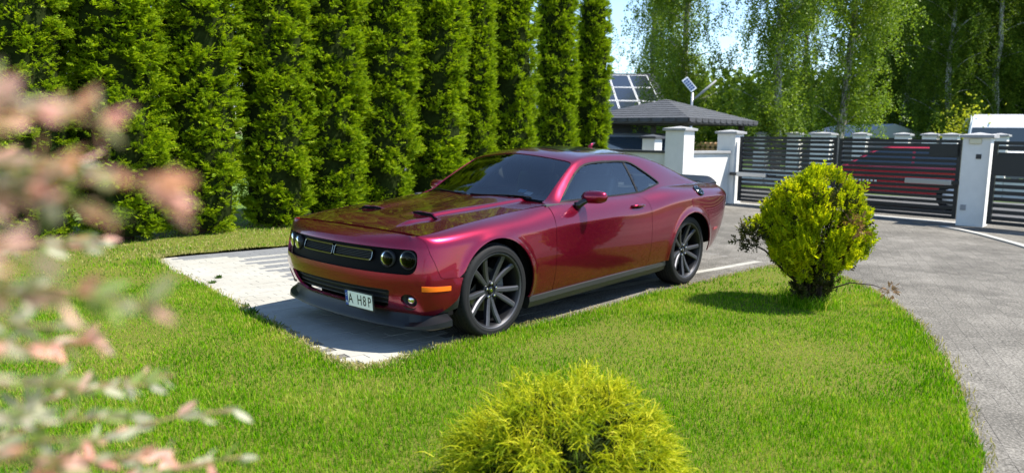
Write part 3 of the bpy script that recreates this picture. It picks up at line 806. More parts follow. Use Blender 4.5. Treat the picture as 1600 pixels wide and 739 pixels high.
# ---- number plate, a little towards the driver's side
PY = .315
m4 = nose_frame(PY, .330, .034)
m4 = m4 @ Matrix.Rotation(math.radians(6), 4, 'X') @ Matrix.Rotation(math.radians(-3), 4, 'Y')
def loc_box(name, c, s, mat, parent, bev=0): 
    bm = bmesh.new(); bm_box(bm, Vector(c), s, None, bev); bm.transform(m4); return mesh_bm(name, bm, mat, False, parent)
plate = loc_box('number_plate', (0, 0, -.006), (.322, .132, .010), M['black_matte'], CAR, .003)
loc_box('plate_face', (.016, 0, .0005), (.272, .112, .004), M['plate_white'], plate, .0012)
loc_box('plate_band', (-.1365, 0, .0005), (.032, .112, .004), M['plate_blue'], plate, .0012)
text_mesh('plate_letter', 'A', .106, M['ink'], plate, m4 @ Matrix.Translation((-.090, -.001, .0032)), squeeze=.74)
for k, ch in enumerate('H8P'): text_mesh('plate_letter', ch, .106, M['ink'], plate, m4 @ Matrix.Translation((.012+k*.056, -.001, .0032)), squeeze=.72)
text_mesh('plate_letter', 'PL', .026, M['plate_white'], plate, m4 @ Matrix.Translation((-.1365, -.032, .0032)))
for k in range(12):
    a = 2*math.pi*k/12; loc_box('plate_star', (-.1365+.010*math.cos(a), .026+.010*math.sin(a), .003), (.0028, .0028, .0012), M['amber'] if False else M['plate_white'], plate)

# ---- side markers
def patch(name, pts, mat, off, th=.004, both=True):
    P = [sxz(x, z) for x, z in pts]; belt_panel(name, P, (), mat, off=off, du=.02, dv=.03, thick=th, mirror='copy')
patch('front_side_marker', [(.655, .448), (.655, .484), (.480, .474), (.480, .442)], 'amber', .006, .008)
patch('rear_side_marker', [(-3.44, .545), (-3.44, .575), (-3.57, .578), (-3.57, .552)], 'red_lens', .004, .006)

# ---- door handles, mirrors, fuel cap, wipers, aerial
for sg in (1, -1):
    P = belt_raw(np.array([S_of_x(-1.97)]), np.array([R_of(S_of_x(-1.97), .885)]))[0]
    d = doors[0 if sg > 0 else 1]
    bm = bmesh.new()
    bmesh.ops.create_uvsphere(bm, u_segments=20, v_segments=10, radius=1.0)
    bmesh.ops.transform(bm, matrix=Matrix.Translation((P[0], sg*(P[1]-.010), P[2]-.016)) @ Matrix.Rotation(sg*math.radians(-28), 4, 'X') @ Matrix.Diagonal((.100, .018, .036, 1)), verts=bm.verts)
    mesh_bm('handle_recess_shade', bm, M['black_void'], True, d)  # black ellipsoid bulging from the door, painted shade of the handle hollow
    pts = [(P[0]+dx, sg*(P[1]+dy), P[2]+.006+dzz) for dx, dy, dzz in ((.100, -.006, .002), (.085, .018, .004), (.03, .024, .006), (-.03, .024, .005), (-.085, .018, .001), (-.100, -.006, -.002))]
    bm = bmesh.new(); bm_tube(bm, pts, [.010, .013, .014, .014, .013, .010], 10); mesh_bm('door_handle', bm, M['paint'], True, d)
    # mirror
    mc = Vector((-1.165, sg*.982, 1.020))
    bm = bmesh.new(); rings = []
    for t in np.linspace(-1, 1, 15):      # across, along y
        w = (1-abs(t)**3.2)**.5; zz = 1-.10*(t*1.0+1)/2
        ring = []
        for a in np.linspace(0, 2*math.pi, 21)[:-1]:
            ca, sa = math.cos(a), math.sin(a)
            fx = (.062 if ca > 0 else .030)*ca*w; fz = .060*math.copysign(abs(sa)**.8, sa)*w*zz
            ring.append(bm.verts.new((mc.x+fx-.03*(t*.5), mc.y+sg*t*.124, mc.z+fz+.006*t)))
        rings.append(ring)
    for p, q in zip(rings, rings[1:]):
        for k in range(20): bm.faces.new((p[k], p[(k+1) % 20], q[(k+1) % 20], q[k]))
    bmesh.ops.remove_doubles(bm, verts=bm.verts, dist=1e-4); bmesh.ops.recalc_face_normals(bm, faces=bm.faces)
    mi = mesh_bm('side_mirror', bm, M['paint'], True, CAR)
    bm = bmesh.new(); bm_tube(bm, [(-1.06, sg*.862, .940), (-1.07, sg*.885, .952), (-1.10, sg*.91, .978), (-1.13, sg*.93, .998)], [.040, .032, .026, .028], 10)
    mesh_bm('mirror_stalk', bm, M['black_gloss'], True, mi)
    bm = bmesh.new(); bm_box(bm, mc+Vector((-.034, 0, 0)), (.004, .16, .08), None, .001); mesh_bm('mirror_glass', bm, M['reflector'], False, mi)
# fuel filler on the near quarter
s = float(S_of_x(-3.14)); r = R_of(s, .985); P = belt_raw(np.array([s]), np.array([r]))[0]
e = .004; a = belt_raw(np.array([s+e]), np.array([r]))[0]-belt_raw(np.array([s-e]), np.array([r]))[0]; b = belt_raw(np.array([s]), np.array([r+e]))[0]-belt_raw(np.array([s]), np.array([r-e]))[0]
n = np.cross(a, b); n = Vector(n if n[2] > 0 else -n).normalized(); t1 = Vector(a).normalized(); t2 = n.cross(t1)
m4f = Matrix(((t1.x, t2.x, n.x, P[0]), (t1.y, t2.y, n.y, P[1]), (t1.z, t2.z, n.z, P[2]), (0, 0, 0, 1)))
V, F = lathe_z([(.070, -.004), (.070, .008), (.064, .012), (.054, .009), (.046, .009), (.042, .013), (.0005, .013)], 28, m4f); fc = mesh_np('fuel_cap', V, F, M['smoked'], True, CAR)
V, F = lathe_z([(.056, .0095), (.048, .0098)], 28, m4f); mesh_np('cap_groove', V, F, M['black_gloss'], True, fc)
for k in range(6):
    a = math.pi/3*k; V, F = lathe_z([(.0055, .009), (.0055, .015), (.0005, .015)], 8, m4f @ Matrix.Translation((.059*math.cos(a), .059*math.sin(a), 0))); mesh_np('cap_screw', V, F, M['nut'], True, fc)
for y0, y1 in ((-.62, -.02), (.02, .62)):
    pts = [(ws_base(y)-.006-.012*(1-abs((y-y0)/(y1-y0))), y, float(gh(np.array([ws_base(y)-.035]), np.array([v_of_y(ws_base(y)-.035, abs(y))]))[0, 2])-.012) for y in np.linspace(y0, y1, 9)]
    tube('wiper', pts, .006, M['black_void'], CAR, 6)
tube('roof_aerial', [(-2.42, 0, 1.418), (-2.47, 0, 1.455), (-2.53, 0, 1.468)], [.028, .016, .004], M['paint'], CAR, 8)
# cowl panel between hood and windscreen
bm = bmesh.new(); rows = []
for y in np.linspace(-.73, .73, 30):
    x0 = -.60-.13*(abs(y)/.76)**2; xb = ws_base(y)-.07
    rows.append([bm.verts.new((x0, y, float(hood_z(np.array(-.66), np.array(y)))-.022)), bm.verts.new((xb, y, float(hood_z(np.array(-.66), np.array(y)))-.012))])
for p, q in zip(rows, rows[1:]): bm.faces.new((p[0], q[0], q[1], p[1]))
bmesh.ops.recalc_face_normals(bm, faces=bm.faces); mesh_bm('cowl_panel', bm, M['black_matte'], True, CAR)
# inspection sticker behind the glass, near lower corner
for k, (yy, mt) in enumerate(((.470, 'sticker_blue'), (.540, 'sticker'))):
    pts2 = [gxy(-.775, yy-.032), gxy(-.790, yy+.032), gxy(-.835, yy+.032), gxy(-.820, yy-.032)]
    V = np.array([gh(np.array([p[0]]), np.array([p[1]]))[0] for p in pts2])-np.array([0, 0, .014]); mesh_np('windscreen_sticker', V, [(0, 1, 2, 3)], M[mt], False, CAR)

# ---- cabin
bm = bmesh.new(); rows = []
for y in np.linspace(-.70, .70, 24):
    hood_b = .012*math.exp(-((y-.36)/.16)**2)
    rows.append([bm.verts.new(p) for p in ((-.74-.14*(abs(y)/.7)**2, y, .965), (-.95, y, .985+hood_b), (-1.12, y, .975+hood_b*2), (-1.20, y, .93+hood_b), (-1.16, y, .70))])
for p, q in zip(rows, rows[1:]):
    for k in range(4): bm.faces.new((p[k], q[k], q[k+1], p[k+1]))
bmesh.ops.recalc_face_normals(bm, faces=bm.faces); mesh_bm('dashboard', bm, M['dash'], True, CAR)
bm = bmesh.new(); c = Vector((-1.36, .37, .93)); mt = Matrix.Translation(c) @ Matrix.Rotation(math.radians(65), 4, 'Y')
bm_tube(bm, [mt @ Vector((.185*math.cos(a), .185*math.sin(a), 0)) for a in np.linspace(0, 2*math.pi, 33)], .015, 8, False)
bm_tube(bm, [mt @ Vector((0, -.18, 0)), mt @ Vector((0, .18, 0))], .02, 6); bm_tube(bm, [mt @ Vector((0, 0, 0)), mt @ Vector((.17, 0, 0))], .02, 6); bm_tube(bm, [c, c+Vector((.2, 0, -.08))], .03, 8)
mesh_bm('steering_wheel', bm, M['seat'], True, CAR)
for x, w in ((-1.75, .25), (-2.45, .27)):
    for y in (.37, -.37):
        bm = bmesh.new()
        bm_box(bm, Vector((x+.14, y, .60)), (.50, w*2, .18), None, .05)
        bm_box(bm, Vector((x-.20, y, .86 if x > -2 else .80)), (.15, w*2-.03, .62 if x > -2 else .46), Euler((0, math.radians(-20), 0)), .06)
        bm_box(bm, Vector((x-.335, y, 1.185 if x > -2 else 1.06)), (.10, .27, .17), Euler((0, math.radians(-14), 0)), .04)
        mesh_bm('seat', bm, M['seat'], True, CAR)
for sg in (1, -1):
    bm = bmesh.new(); bm_box(bm, Vector((-1.45, sg*.80, .80)), (1.5, .05, .34), None, .01); mesh_bm('door_card', bm, M['dash'], False, CAR)
bm = bmesh.new(); bm_box(bm, Vector((-2.95, 0, 1.0)), (.75, 1.36, .03), None, .01); mesh_bm('parcel_shelf', bm, M['dash'], False, CAR)
tube('rear_view_mirror', [(-1.33, -.11, 1.285), (-1.335, .0, 1.29), (-1.33, .11, 1.285)], [.022, .03, .022], M['trim'], CAR, 8)

# ---- wheels
def make_wheel(name_suffix=''):
    w = empty('wheel', (0, 0, 0))
    # local: axle along +y outward, outer sidewall plane near y=.122
    prof = [(.282, -.115), (.300, -.122), (.330, -.1215), (.352, -.108), (.362, -.085), (.3635, -.062)]
    for g in (-.055, -.018, .018, .055): prof += [(.364, g-.009), (.3575, g-.005), (.3575, g+.005), (.364, g+.009)]
    prof += [(.3635, .062), (.362, .085), (.352, .108), (.342, .117), (.330, .1212), (.322, .1222), (.318, .1212), (.308, .1232), (.303, .1236), (.298, .1222), (.291, .1178), (.287, .110), (.283, .098)]
    V, F = lathe(prof, 96, 'y'); ty = mesh_np('tyre', V, F, M['tyre'], True, w, False)
    # shallow cross sipes on the shoulders
    bm = bmesh.new()
    for k in range(60):
        a = 2*math.pi*k/60
        for sy in (1, -1):
            p0 = Vector((.3628*math.cos(a), sy*.066, .3628*math.sin(a))); a2 = a+.03; p1 = Vector((.356*math.cos(a2), sy*.105, .356*math.sin(a2)))
            bm_tube(bm, [p0, p1], .0022, 4, False)
    tag(mesh_bm('tread_sipes', bm, M['black_void'], False, ty, False), kind='stuff')
    rp = [(.274, -.11), (.282, -.115), (.282, -.10), (.262, -.08), (.258, .04), (.264, .075), (.270, .098), (.282, .104), (.2895, .108), (.2910, .1155), (.286, .117), (.278, .108), (.268, .100), (.262, .085), (.255, .045), (.253, -.075)]
    V, F = lathe(rp, 80, 'y'); rim = mesh_np('rim', V, F, M['rim_dark'], True, w, False)
    V, F = lathe([(.282, .1045), (.2898, .1085), (.2914, .1160), (.2860, .1176), (.2775, .1085)], 80, 'y'); mesh_np('rim_lip', V, F, M['rim'], True, rim, False)
    V, F = lathe([(.170, -.03), (.170, -.012), (.09, -.012), (.09, -.03)], 48, 'y', closed=True); mesh_np('brake_disc', V, F, M['disc'], False, w, False)
    V, F = lathe([(.258, -.06), (.10, -.065), (.001, -.065)], 40, 'y'); mesh_np('hub_back', V, F, M['black_void'], True, w, False)
    bm = bmesh.new()
    for a in np.linspace(2.55, 3.35, 5): bm_box(bm, Vector((.150*math.cos(a), -.015, .150*math.sin(a))), (.07, .075, .06), Matrix.Rotation(-a, 4, 'Y'), .012)
    mesh_bm('brake_caliper', bm, simple_cache('caliper_grey', (.09, .09, .095), .45), False, w, False)
    # ten spokes in five pairs
    for k in range(5):
        a0 = math.radians(-90+72*k)
        for sg in (1, -1):
            bm = bmesh.new(); rings = []
            for r, da, hw, y1, y0 in ((.045, 10., .016, .058, .020), (.075, 11., .018, .062, .026), (.115, 11.4, .0195, .067, .032), (.155, 12.0, .0215, .074, .040), (.195, 12.6, .0220, .083, .050), (.232, 13.4, .0215, .093, .062), (.264, 14.2, .0225, .101, .072), (.272, 14.4, .025, .103, .078)):
                a = a0+sg*math.radians(da); er = Vector((math.cos(a), 0, math.sin(a))); et = Vector((-math.sin(a), 0, math.cos(a)))
                c = er*r
                sl = sg*.006       # the face of each spoke is chamfered towards the outside of its pair
                ring = [c-et*hw+Vector((0, y0, 0)), c-et*hw*1.0+Vector((0, y1-.007-sl*.5, 0)), c-et*hw*.55+Vector((0, y1, 0)), c+et*hw*.55+Vector((0, y1, 0)), c+et*hw+Vector((0, y1-.007+sl*.5, 0)), c+et*hw+Vector((0, y0, 0))]
                rings.append([bm.verts.new(p) for p in ring])
            for p, q in zip(rings, rings[1:]):
                for j in range(6): bm.faces.new((p[j], p[(j+1) % 6], q[(j+1) % 6], q[j]))
            bm.faces.new(rings[0]); bm.faces.new(rings[-1]); bmesh.ops.recalc_face_normals(bm, faces=bm.faces)
            mesh_bm('spoke', bm, M['rim'], False, rim, False)
    V, F = lathe([(.075, .02), (.074, .052), (.066, .060), (.034, .058), (.032, .050), (.001, .050)], 40, 'y'); hub = mesh_np('hub', V, F, M['rim_dark'], True, w, False)
    V, F = lathe([(.031, .050), (.030, .062), (.024, .066), (.001, .067)], 28, 'y'); mesh_np('centre_cap', V, F, M['black_gloss'], True, hub, False)
    # twin slash emblem on the cap
    for dx in (-.006, .006):
        bm = bmesh.new(); bm_box(bm, Vector((dx, .0675, 0)), (.006, .0016, .024), Matrix.Rotation(math.radians(22), 4, 'Y')); mesh_bm('cap_emblem', bm, M['nut'], False, hub, False)
    for k in range(5):
        a = math.radians(-54+72*k); V, F = lathe([(.011, .040), (.011, .070), (.008, .075), (.001, .076)], 6, 'y', c=(.0535*math.cos(a), 0, .0535*math.sin(a))); mesh_np('wheel_nut', V, F, M['nut'], False, hub, False)
    return w
_cache = {}
def simple_cache(n, *a, **k):
    if n not in _cache: _cache[n] = simple(n, *a, **k)
    return _cache[n]
wheel0 = make_wheel()
first = True
for ax in (AXF, AXR):
    for sg in (1, -1):
        w = wheel0 if first else copy_tree(wheel0); first = False
        w.parent = CAR
        w.location = (ax-CAR.location.x, sg*.805, WZ)
        w.rotation_euler = (0, math.radians(8 if ax == AXR else 0), 0 if sg > 0 else math.pi)
        w['_done'] = 1
for w in [o for o in COL.objects if '_done' in o.keys()]: del w['_done']
# ================================================================== ground, lawn, paving
def foliage(name, stops, transl=.35, rough=.55, trans_gain=1.3, spec=.12, nsc=1.7, nk=.9, rk=.55):
    m = bpy.data.materials.new(name); m.use_nodes = True; nt = m.node_tree
    b = nt.nodes['Principled BSDF']; out = nt.nodes['Material Output']
    g = N(nt, 'ShaderNodeNewGeometry'); oi = N(nt, 'ShaderNodeObjectInfo')
    tc = N(nt, 'ShaderNodeTexCoord'); nz = N(nt, 'ShaderNodeTexNoise', i_Scale=nsc, i_Detail=3.0); L(nt, tc.outputs['Object'], nz.inputs['Vector'])
    a = N(nt, 'ShaderNodeMath', operation='MULTIPLY_ADD'); L(nt, g.outputs['Random Per Island'], a.inputs[0]); a.inputs[1].default_value = rk; 
    a2 = N(nt, 'ShaderNodeMath', operation='MULTIPLY_ADD'); L(nt, nz.outputs['Fac'], a2.inputs[0]); a2.inputs[1].default_value = nk; a2.inputs[2].default_value = .505-.5*nk-.5*rk; L(nt, a2.outputs[0], a.inputs[2])
    col = ramp(nt, a.outputs[0], stops)
    L(nt, col, b.inputs['Base Color']); b.inputs['Roughness'].default_value = rough; b.inputs['Specular IOR Level'].default_value = spec
    t = N(nt, 'ShaderNodeBsdfTranslucent'); mg = N(nt, 'ShaderNodeMix', data_type='RGBA', blend_type='MULTIPLY'); mg.inputs[0].default_value = 1; L(nt, col, mg.inputs[6]); mg.inputs[7].default_value = (trans_gain, trans_gain, trans_gain*.6, 1)
    L(nt, mg.outputs[2], t.inputs[0])
    mx = N(nt, 'ShaderNodeMixShader'); mx.inputs[0].default_value = transl; L(nt, b.outputs[0], mx.inputs[1]); L(nt, t.outputs[0], mx.inputs[2]); L(nt, mx.outputs[0], out.inputs[0])
    return m
def scatter(TV, TF, pos, frames, scale):
    """TV (n,3), TF (m,k), pos (K,3), frames (K,3,3) columns are axes, scale (K,) or (K,3)"""
    K = len(pos); scale = np.asarray(scale, float)
    if scale.ndim == 1: scale = np.repeat(scale[:, None], 3, 1)
    V = np.einsum('kij,knj->kni', frames, TV[None]*scale[:, None, :])+pos[:, None, :]
    F = TF[None]+(np.arange(K)*len(TV))[:, None, None]
    return V.reshape(-1, 3), F.reshape(-1, TF.shape[1])
def frames_from(z_axis, roll):
    z = z_axis/(np.linalg.norm(z_axis, axis=1, keepdims=True)+1e-9)
    ref = np.where(np.abs(z[:, 2:3]) > .95, np.array([[1., 0, 0]]), np.array([[0, 0, 1.]]))
    x = np.cross(ref, z); x /= np.linalg.norm(x, axis=1, keepdims=True); y = np.cross(z, x)
    c, s = np.cos(roll)[:, None], np.sin(roll)[:, None]
    return np.stack([c*x+s*y, -s*x+c*y, z], -1)
def wav(x, y, sc, seed=0.0):
    return (np.sin(x*sc+1.3*np.sin(y*sc*.7+seed)+seed)+np.sin(y*sc*1.13+1.7*np.sin(x*sc*.6-seed)+2.1*seed)+np.sin((x+y)*sc*.53+seed*3.7))/3

# materials
def lawn_soil():
    m, nt, b = new_mat('lawn_soil'); tc = N(nt, 'ShaderNodeTexCoord')
    n1 = N(nt, 'ShaderNodeTexNoise', i_Scale=1.4, i_Detail=5.0); n2 = N(nt, 'ShaderNodeTexNoise', i_Scale=40.0, i_Detail=5.0)
    L(nt, tc.outputs['Object'], n1.inputs['Vector']); L(nt, tc.outputs['Object'], n2.inputs['Vector'])
    ad = N(nt, 'ShaderNodeMath', operation='ADD'); L(nt, n1.outputs['Fac'], ad.inputs[0]); L(nt, n2.outputs['Fac'], ad.inputs[1])
    L(nt, ramp(nt, ad.outputs[0], [(.35, (.020, .052, .002)), (.52, (.048, .098, .003)), (.72, (.11, .12, .020))]), b.inputs['Base Color'])
    b.inputs['Roughness'].default_value = .95; b.inputs['Specular IOR Level'].default_value = .1
    bp = N(nt, 'ShaderNodeBump', i_Strength=.8, i_Distance=.02); L(nt, n2.outputs['Fac'], bp.inputs['Height']); L(nt, bp.outputs[0], b.inputs['Normal'])
    return m
M['lawn'] = lawn_soil()
M['grass'] = foliage('grass_blades', [(.02, (.050, .160, .001)), (.42, (.130, .320, .0015)), (.72, (.22, .385, .003)), (1.0, (.40, .40, .08))], .42, .55, 1.35, .12, 1.3, 1.7, .95)
M['grass_dry'] = foliage('dry_grass', [(.1, (.20, .24, .05)), (.45, (.34, .31, .11)), (.9, (.50, .42, .20))], .3, .6, 1.1)
M['meadow'] = simple('meadow_grass', (.085, .14, .025), .95, spec=.1, noise=.45, nscale=.35)
def stone(name, lo, mid, hi, fine=90.0, big=1.2, rough=.85, fk=.45):
    m, nt, b = new_mat(name); tc = N(nt, 'ShaderNodeTexCoord'); oi = N(nt, 'ShaderNodeObjectInfo'); g = N(nt, 'ShaderNodeNewGeometry')
    n1 = N(nt, 'ShaderNodeTexNoise', i_Scale=fine, i_Detail=6.0, i_Roughness=.75); n2 = N(nt, 'ShaderNodeTexNoise', i_Scale=big, i_Detail=6.0, i_Roughness=.6)
    L(nt, g.outputs['Position'], n1.inputs['Vector']); L(nt, g.outputs['Position'], n2.inputs['Vector'])
    a = N(nt, 'ShaderNodeMath', operation='MULTIPLY_ADD'); L(nt, n1.outputs['Fac'], a.inputs[0]); a.inputs[1].default_value = fk
    c = N(nt, 'ShaderNodeMath', operation='MULTIPLY_ADD'); L(nt, n2.outputs['Fac'], c.inputs[0]); c.inputs[1].default_value = .7; 
    r = N(nt, 'ShaderNodeMath', operation='MULTIPLY_ADD'); L(nt, g.outputs['Random Per Island'], r.inputs[0]); r.inputs[1].default_value = .10; r.inputs[2].default_value = -.10-(fk-.45)*.5
    r2 = N(nt, 'ShaderNodeMath', operation='MULTIPLY_ADD'); L(nt, oi.outputs['Random'], r2.inputs[0]); r2.inputs[1].default_value = .08; L(nt, r.outputs[0], r2.inputs[2])
    L(nt, r2.outputs[0], c.inputs[2]); L(nt, c.outputs[0], a.inputs[2])
    L(nt, ramp(nt, a.outputs[0], [(.2, lo), (.5, mid), (.82, hi)]), b.inputs['Base Color'])
    b.inputs['Roughness'].default_value = rough; b.inputs['Specular IOR Level'].default_value = .35
    bp = N(nt, 'ShaderNodeBump', i_Strength=.5, i_Distance=.004); L(nt, n1.outputs['Fac'], bp.inputs['Height']); L(nt, bp.outputs[0], b.inputs['Normal'])
    return m
M['pav_cream'] = stone('cream_concrete_paver', (.23, .215, .18), (.32, .305, .265), (.40, .385, .34), 70)
M['pav_grey'] = stone('grey_concrete_paver', (.10, .103, .107), (.145, .148, .152), (.20, .20, .20), 80)
M['pav_drive'] = stone('grey_beige_driveway_paver', (.038, .033, .027), (.098, .089, .074), (.25, .23, .197), 55, .8, .9, 1.7)
M['sand'] = stone('joint_sand', (.06, .055, .046), (.125, .116, .10), (.24, .225, .20), 55, .8, .9, 1.2)
M['asphalt'] = stone('road_asphalt', (.055, .055, .055), (.075, .075, .075), (.10, .10, .10), 30)

# the wide ground
gz = -.045
ground = mesh_np('ground', [(-900, -900, gz), (900, -900, gz), (900, 900, gz), (-900, 900, gz)], [(0, 1, 2, 3)], M['meadow'], False); tag(ground, kind='structure')
road = mesh_np('road', [(-19.8, -60, gz+.006), (-14.2, -60, gz+.006), (-13.6, 60, gz+.006), (-19.4, 60, gz+.006)], [(0, 1, 2, 3)], M['asphalt'], False); tag(road, kind='structure')

# lawn outline (world), running round the parking pad and the drive
LAWN_IN = [(-4.56, 1.10), (-3.67, 1.03), (-2.63, .98), (-1.43, .95), (-.73, .92), (.0, .87), (.5, .85), (.85, .86), (1.06, .86), (1.19, .84), (1.215, .72), (1.215, .45), (1.15, .1), (1.07, -.3), (.85, -1.38), (.62, -2.78), (.335, -4.44), (.15, -4.50), (-1.38, -4.30), (-4.0, -3.95), (-6.0, -3.8), (-6.4, -4.6), (-11.0, -5.0)]
LAWN_OUT = [(-11.5, -9), (9, -9), (9, 5.9), (6.0, 5.3), (3.0, 4.78), (1.5, 4.47), (.07, 4.14), (-1.29, 3.76), (-2.2, 3.42), (-2.98, 3.10), (-3.8, 2.60), (-4.42, 2.12), (-4.72, 1.78), (-4.86, 1.5), (-4.80, 1.22)]
def smooth_poly(P, n=2):
    P = np.array(P)
    for _ in range(n):
        Q = []
        for i in range(len(P)):
            a, b = P[i], P[(i+1) % len(P)]; Q += [a*.75+b*.25, a*.25+b*.75]
        P = np.array(Q)
    return P
LAWN = smooth_poly(LAWN_IN+LAWN_OUT, 2)
rr_ = np.random.default_rng(5)
LAWN = LAWN+rr_.normal(0, .012, LAWN.shape)
P, F = fill([tuple(p) for p in LAWN], [], .30, .30)
inner = np.ones(len(P))
for p in LAWN[::2]: inner = np.minimum(inner, np.clip(np.hypot(P[:, 0]-p[0], P[:, 1]-p[1])/.35, 0, 1))
V = np.column_stack([P, .004+.020*inner+.012*wav(P[:, 0], P[:, 1], 2.2)*inner]); F = np.where((np.cross(V[F[:, 1]]-V[F[:, 0]], V[F[:, 2]]-V[F[:, 0]])[:, 2] > 0)[:, None], F, F[:, ::-1])
lawn = mesh_np('lawn', V, F, M['lawn'], True); tag(lawn, kind='structure')
def lawn_z(x, y):
    return .020+.012*wav(x, y, 2.2)

# ---- paving
def paver_template(l, w, h=.06, bev=.0007):
    a, b = l/2, w/2; i, j = a-bev, b-bev
    V = np.array([(-a, -b, -.03), (a, -b, -.03), (a, b, -.03), (-a, b, -.03), (-a, -b, -bev), (a, -b, -bev), (a, b, -bev), (-a, b, -bev), (-i, -j, 0), (i, -j, 0), (i, j, 0), (-i, j, 0)])
    F = np.array([(0, 1, 5, 4), (1, 2, 6, 5), (2, 3, 7, 6), (3, 0, 4, 7), (4, 5, 9, 8), (5, 6, 10, 9), (6, 7, 11, 10), (7, 4, 8, 11), (8, 9, 10, 11)])
    return V, F
def lay(parent, name, label_mats, items, nmax=300):
    """items: (x, y, z, rot, matkey, size key, depth). nearest nmax become parts, the rest one stuff part per surface colour"""
    items.sort(key=lambda t: t[6]); sizes = {}
    for it in items[:nmax]:
        k = (it[4], it[5])
        if k not in sizes:
            V, F = paver_template(*it[5]); me = bpy.data.meshes.new(name); me.from_pydata(V.tolist(), [], F.tolist()); me.materials.append(M[it[4]]); sizes[k] = me
        o = inst(name, sizes[k], parent, None); o.matrix_parent_inverse = Matrix.Translation(-parent.location)
        o.location = (it[0], it[1], it[2]); o.rotation_euler = (rng.uniform(-.008, .008), rng.uniform(-.008, .008), it[3])
    rest = items[nmax:]; VV = []; FF = []; mi = []; base = 0; keys = sorted({it[4] for it in rest})
    for it in rest:
        V, F = paver_template(*it[5]); c, s = math.cos(it[3]), math.sin(it[3])
        X = np.column_stack([V[:, 0]*c-V[:, 1]*s+it[0], V[:, 0]*s+V[:, 1]*c+it[1], V[:, 2]+it[2]])
        VV.append(X); FF.append(F+base); base += len(V); mi += [keys.index(it[4])]*len(F)
    if VV:
        o = mesh_np('paver_field', np.concatenate(VV), np.concatenate(FF), [M[k] for k in keys], False, parent); o.data.polygons.foreach_set('material_index', np.array(mi, dtype=np.int32)); tag(o, kind='stuff')
CAMXY = np.array([CAM_POS.x, CAM_POS.y]); VDIR = np.array([math.cos(CAM_YAW), math.sin(CAM_YAW)])
def seen(x, y, margin=.12):
    d = np.array([x, y])-CAMXY; f = d @ VDIR; r = d @ np.array([math.sin(CAM_YAW), -math.cos(CAM_YAW)])
    return f > .5 and abs(r) < f*(800/CAM_F+margin)
def seen_deep(x, y):
    d = np.array([x, y])-CAMXY; return d @ VDIR
PO = np.array([1.17, .62]); PU = np.array([-.990, .139]); PV = np.array([-.139, -.990])
pad_ang = math.atan2(PU[1], PU[0])
corners = [PO+PU*u+PV*v for u, v in ((-.01, -.5), (6.2, -.5), (6.2, 5.06), (-.01, 5.06))]
pad = mesh_np('parking_pad', [(c[0], c[1], -.005) for c in corners], [(0, 1, 2, 3)], M['sand'], False); tag(pad, kind='structure')
items = []
def in_car_footprint(x, y): return -3.4 < x < .35 and -.78 < y < .55
nrow = 54
for j in range(-4, 51):
    v0 = j*.1
    for i in range(-1, 32):
        u0 = i*.2+(.1 if j % 2 else 0)
        u = u0+.1; v = v0+.05
        if u0 < -.02 or u > 6.15: continue
        p = PO+PU*u+PV*v
        if u < .98: mk = 'pav_cream' if not (v > 4.83 and u > .32) else 'pav_grey'
        elif v < .58: mk = 'pav_drive'
        elif u > 4.25: mk = 'pav_cream' if j == 6 else 'pav_drive'
        elif v > 4.83: mk = 'pav_grey'
        else: mk = 'pav_cream' if (j-6) % 3 == 0 else 'pav_grey'
        if not seen(p[0], p[1]): continue
        items.append((p[0], p[1], rng.uniform(-.0015, .0015), pad_ang, mk, (.197, .097), seen_deep(*p)+(50 if in_car_footprint(*p) else 0)+(50 if (v < .28 and u > .3) else 0)))
lay(pad, 'paver', None, items)

drive_pts = [(-11.6, -5.3), (-13.7, -5.3), (-13.6, 12), (9, 12), (9, 5.5), (6.0, 5.0), (3.0, 4.5), (1.5, 4.2), (-1.2, 3.5), (-3.6, 2.4), (-4.5, 1.6), (-4.4, .7), (-4.6, -3.7), (-6.1, -3.6)]
drive = mesh_np('driveway', [(x, y, -.0016) for x, y in drive_pts], [tuple(range(len(drive_pts)))], M['sand'], False); tag(drive, kind='structure')
items = []
da = math.radians(200); du_ = np.array([math.cos(da), math.sin(da)]); dv_2 = np.array([-math.sin(da), math.cos(da)])
dpoly = drive_pts
cand = []
for j in range(-160, 160):
    for i in range(-90, 90):
        cand.append((i*.16+(.08 if j % 2 else 0), j*.12))
cand = np.array(cand); W_ = np.array([-4.0, 3.0])+cand[:, :1]*du_+cand[:, 1:]*dv_2
k = inside(dpoly, W_)
padm = []
for w in W_[k]:
    q = w-PO; u = q @ PU; v = q @ PV
    if u < 6.19 and v > -.38 and v < 5.05 and u > -.2: continue
    if not seen(w[0], w[1]): continue
    padm.append(w)
under = inside([tuple(p) for p in LAWN], np.array(padm))
for w, hid in zip(padm, under):
    if hid and min(np.hypot(LAWN[:, 0]-w[0], LAWN[:, 1]-w[1])) > .15: continue
    items.append((w[0], w[1], rng.uniform(-.0004, .0004), da+rng.uniform(-.006, .006), 'pav_drive', (.1592, .1192), seen_deep(*w)+(40 if hid else 0)))
lay(drive, 'paver', None, items)
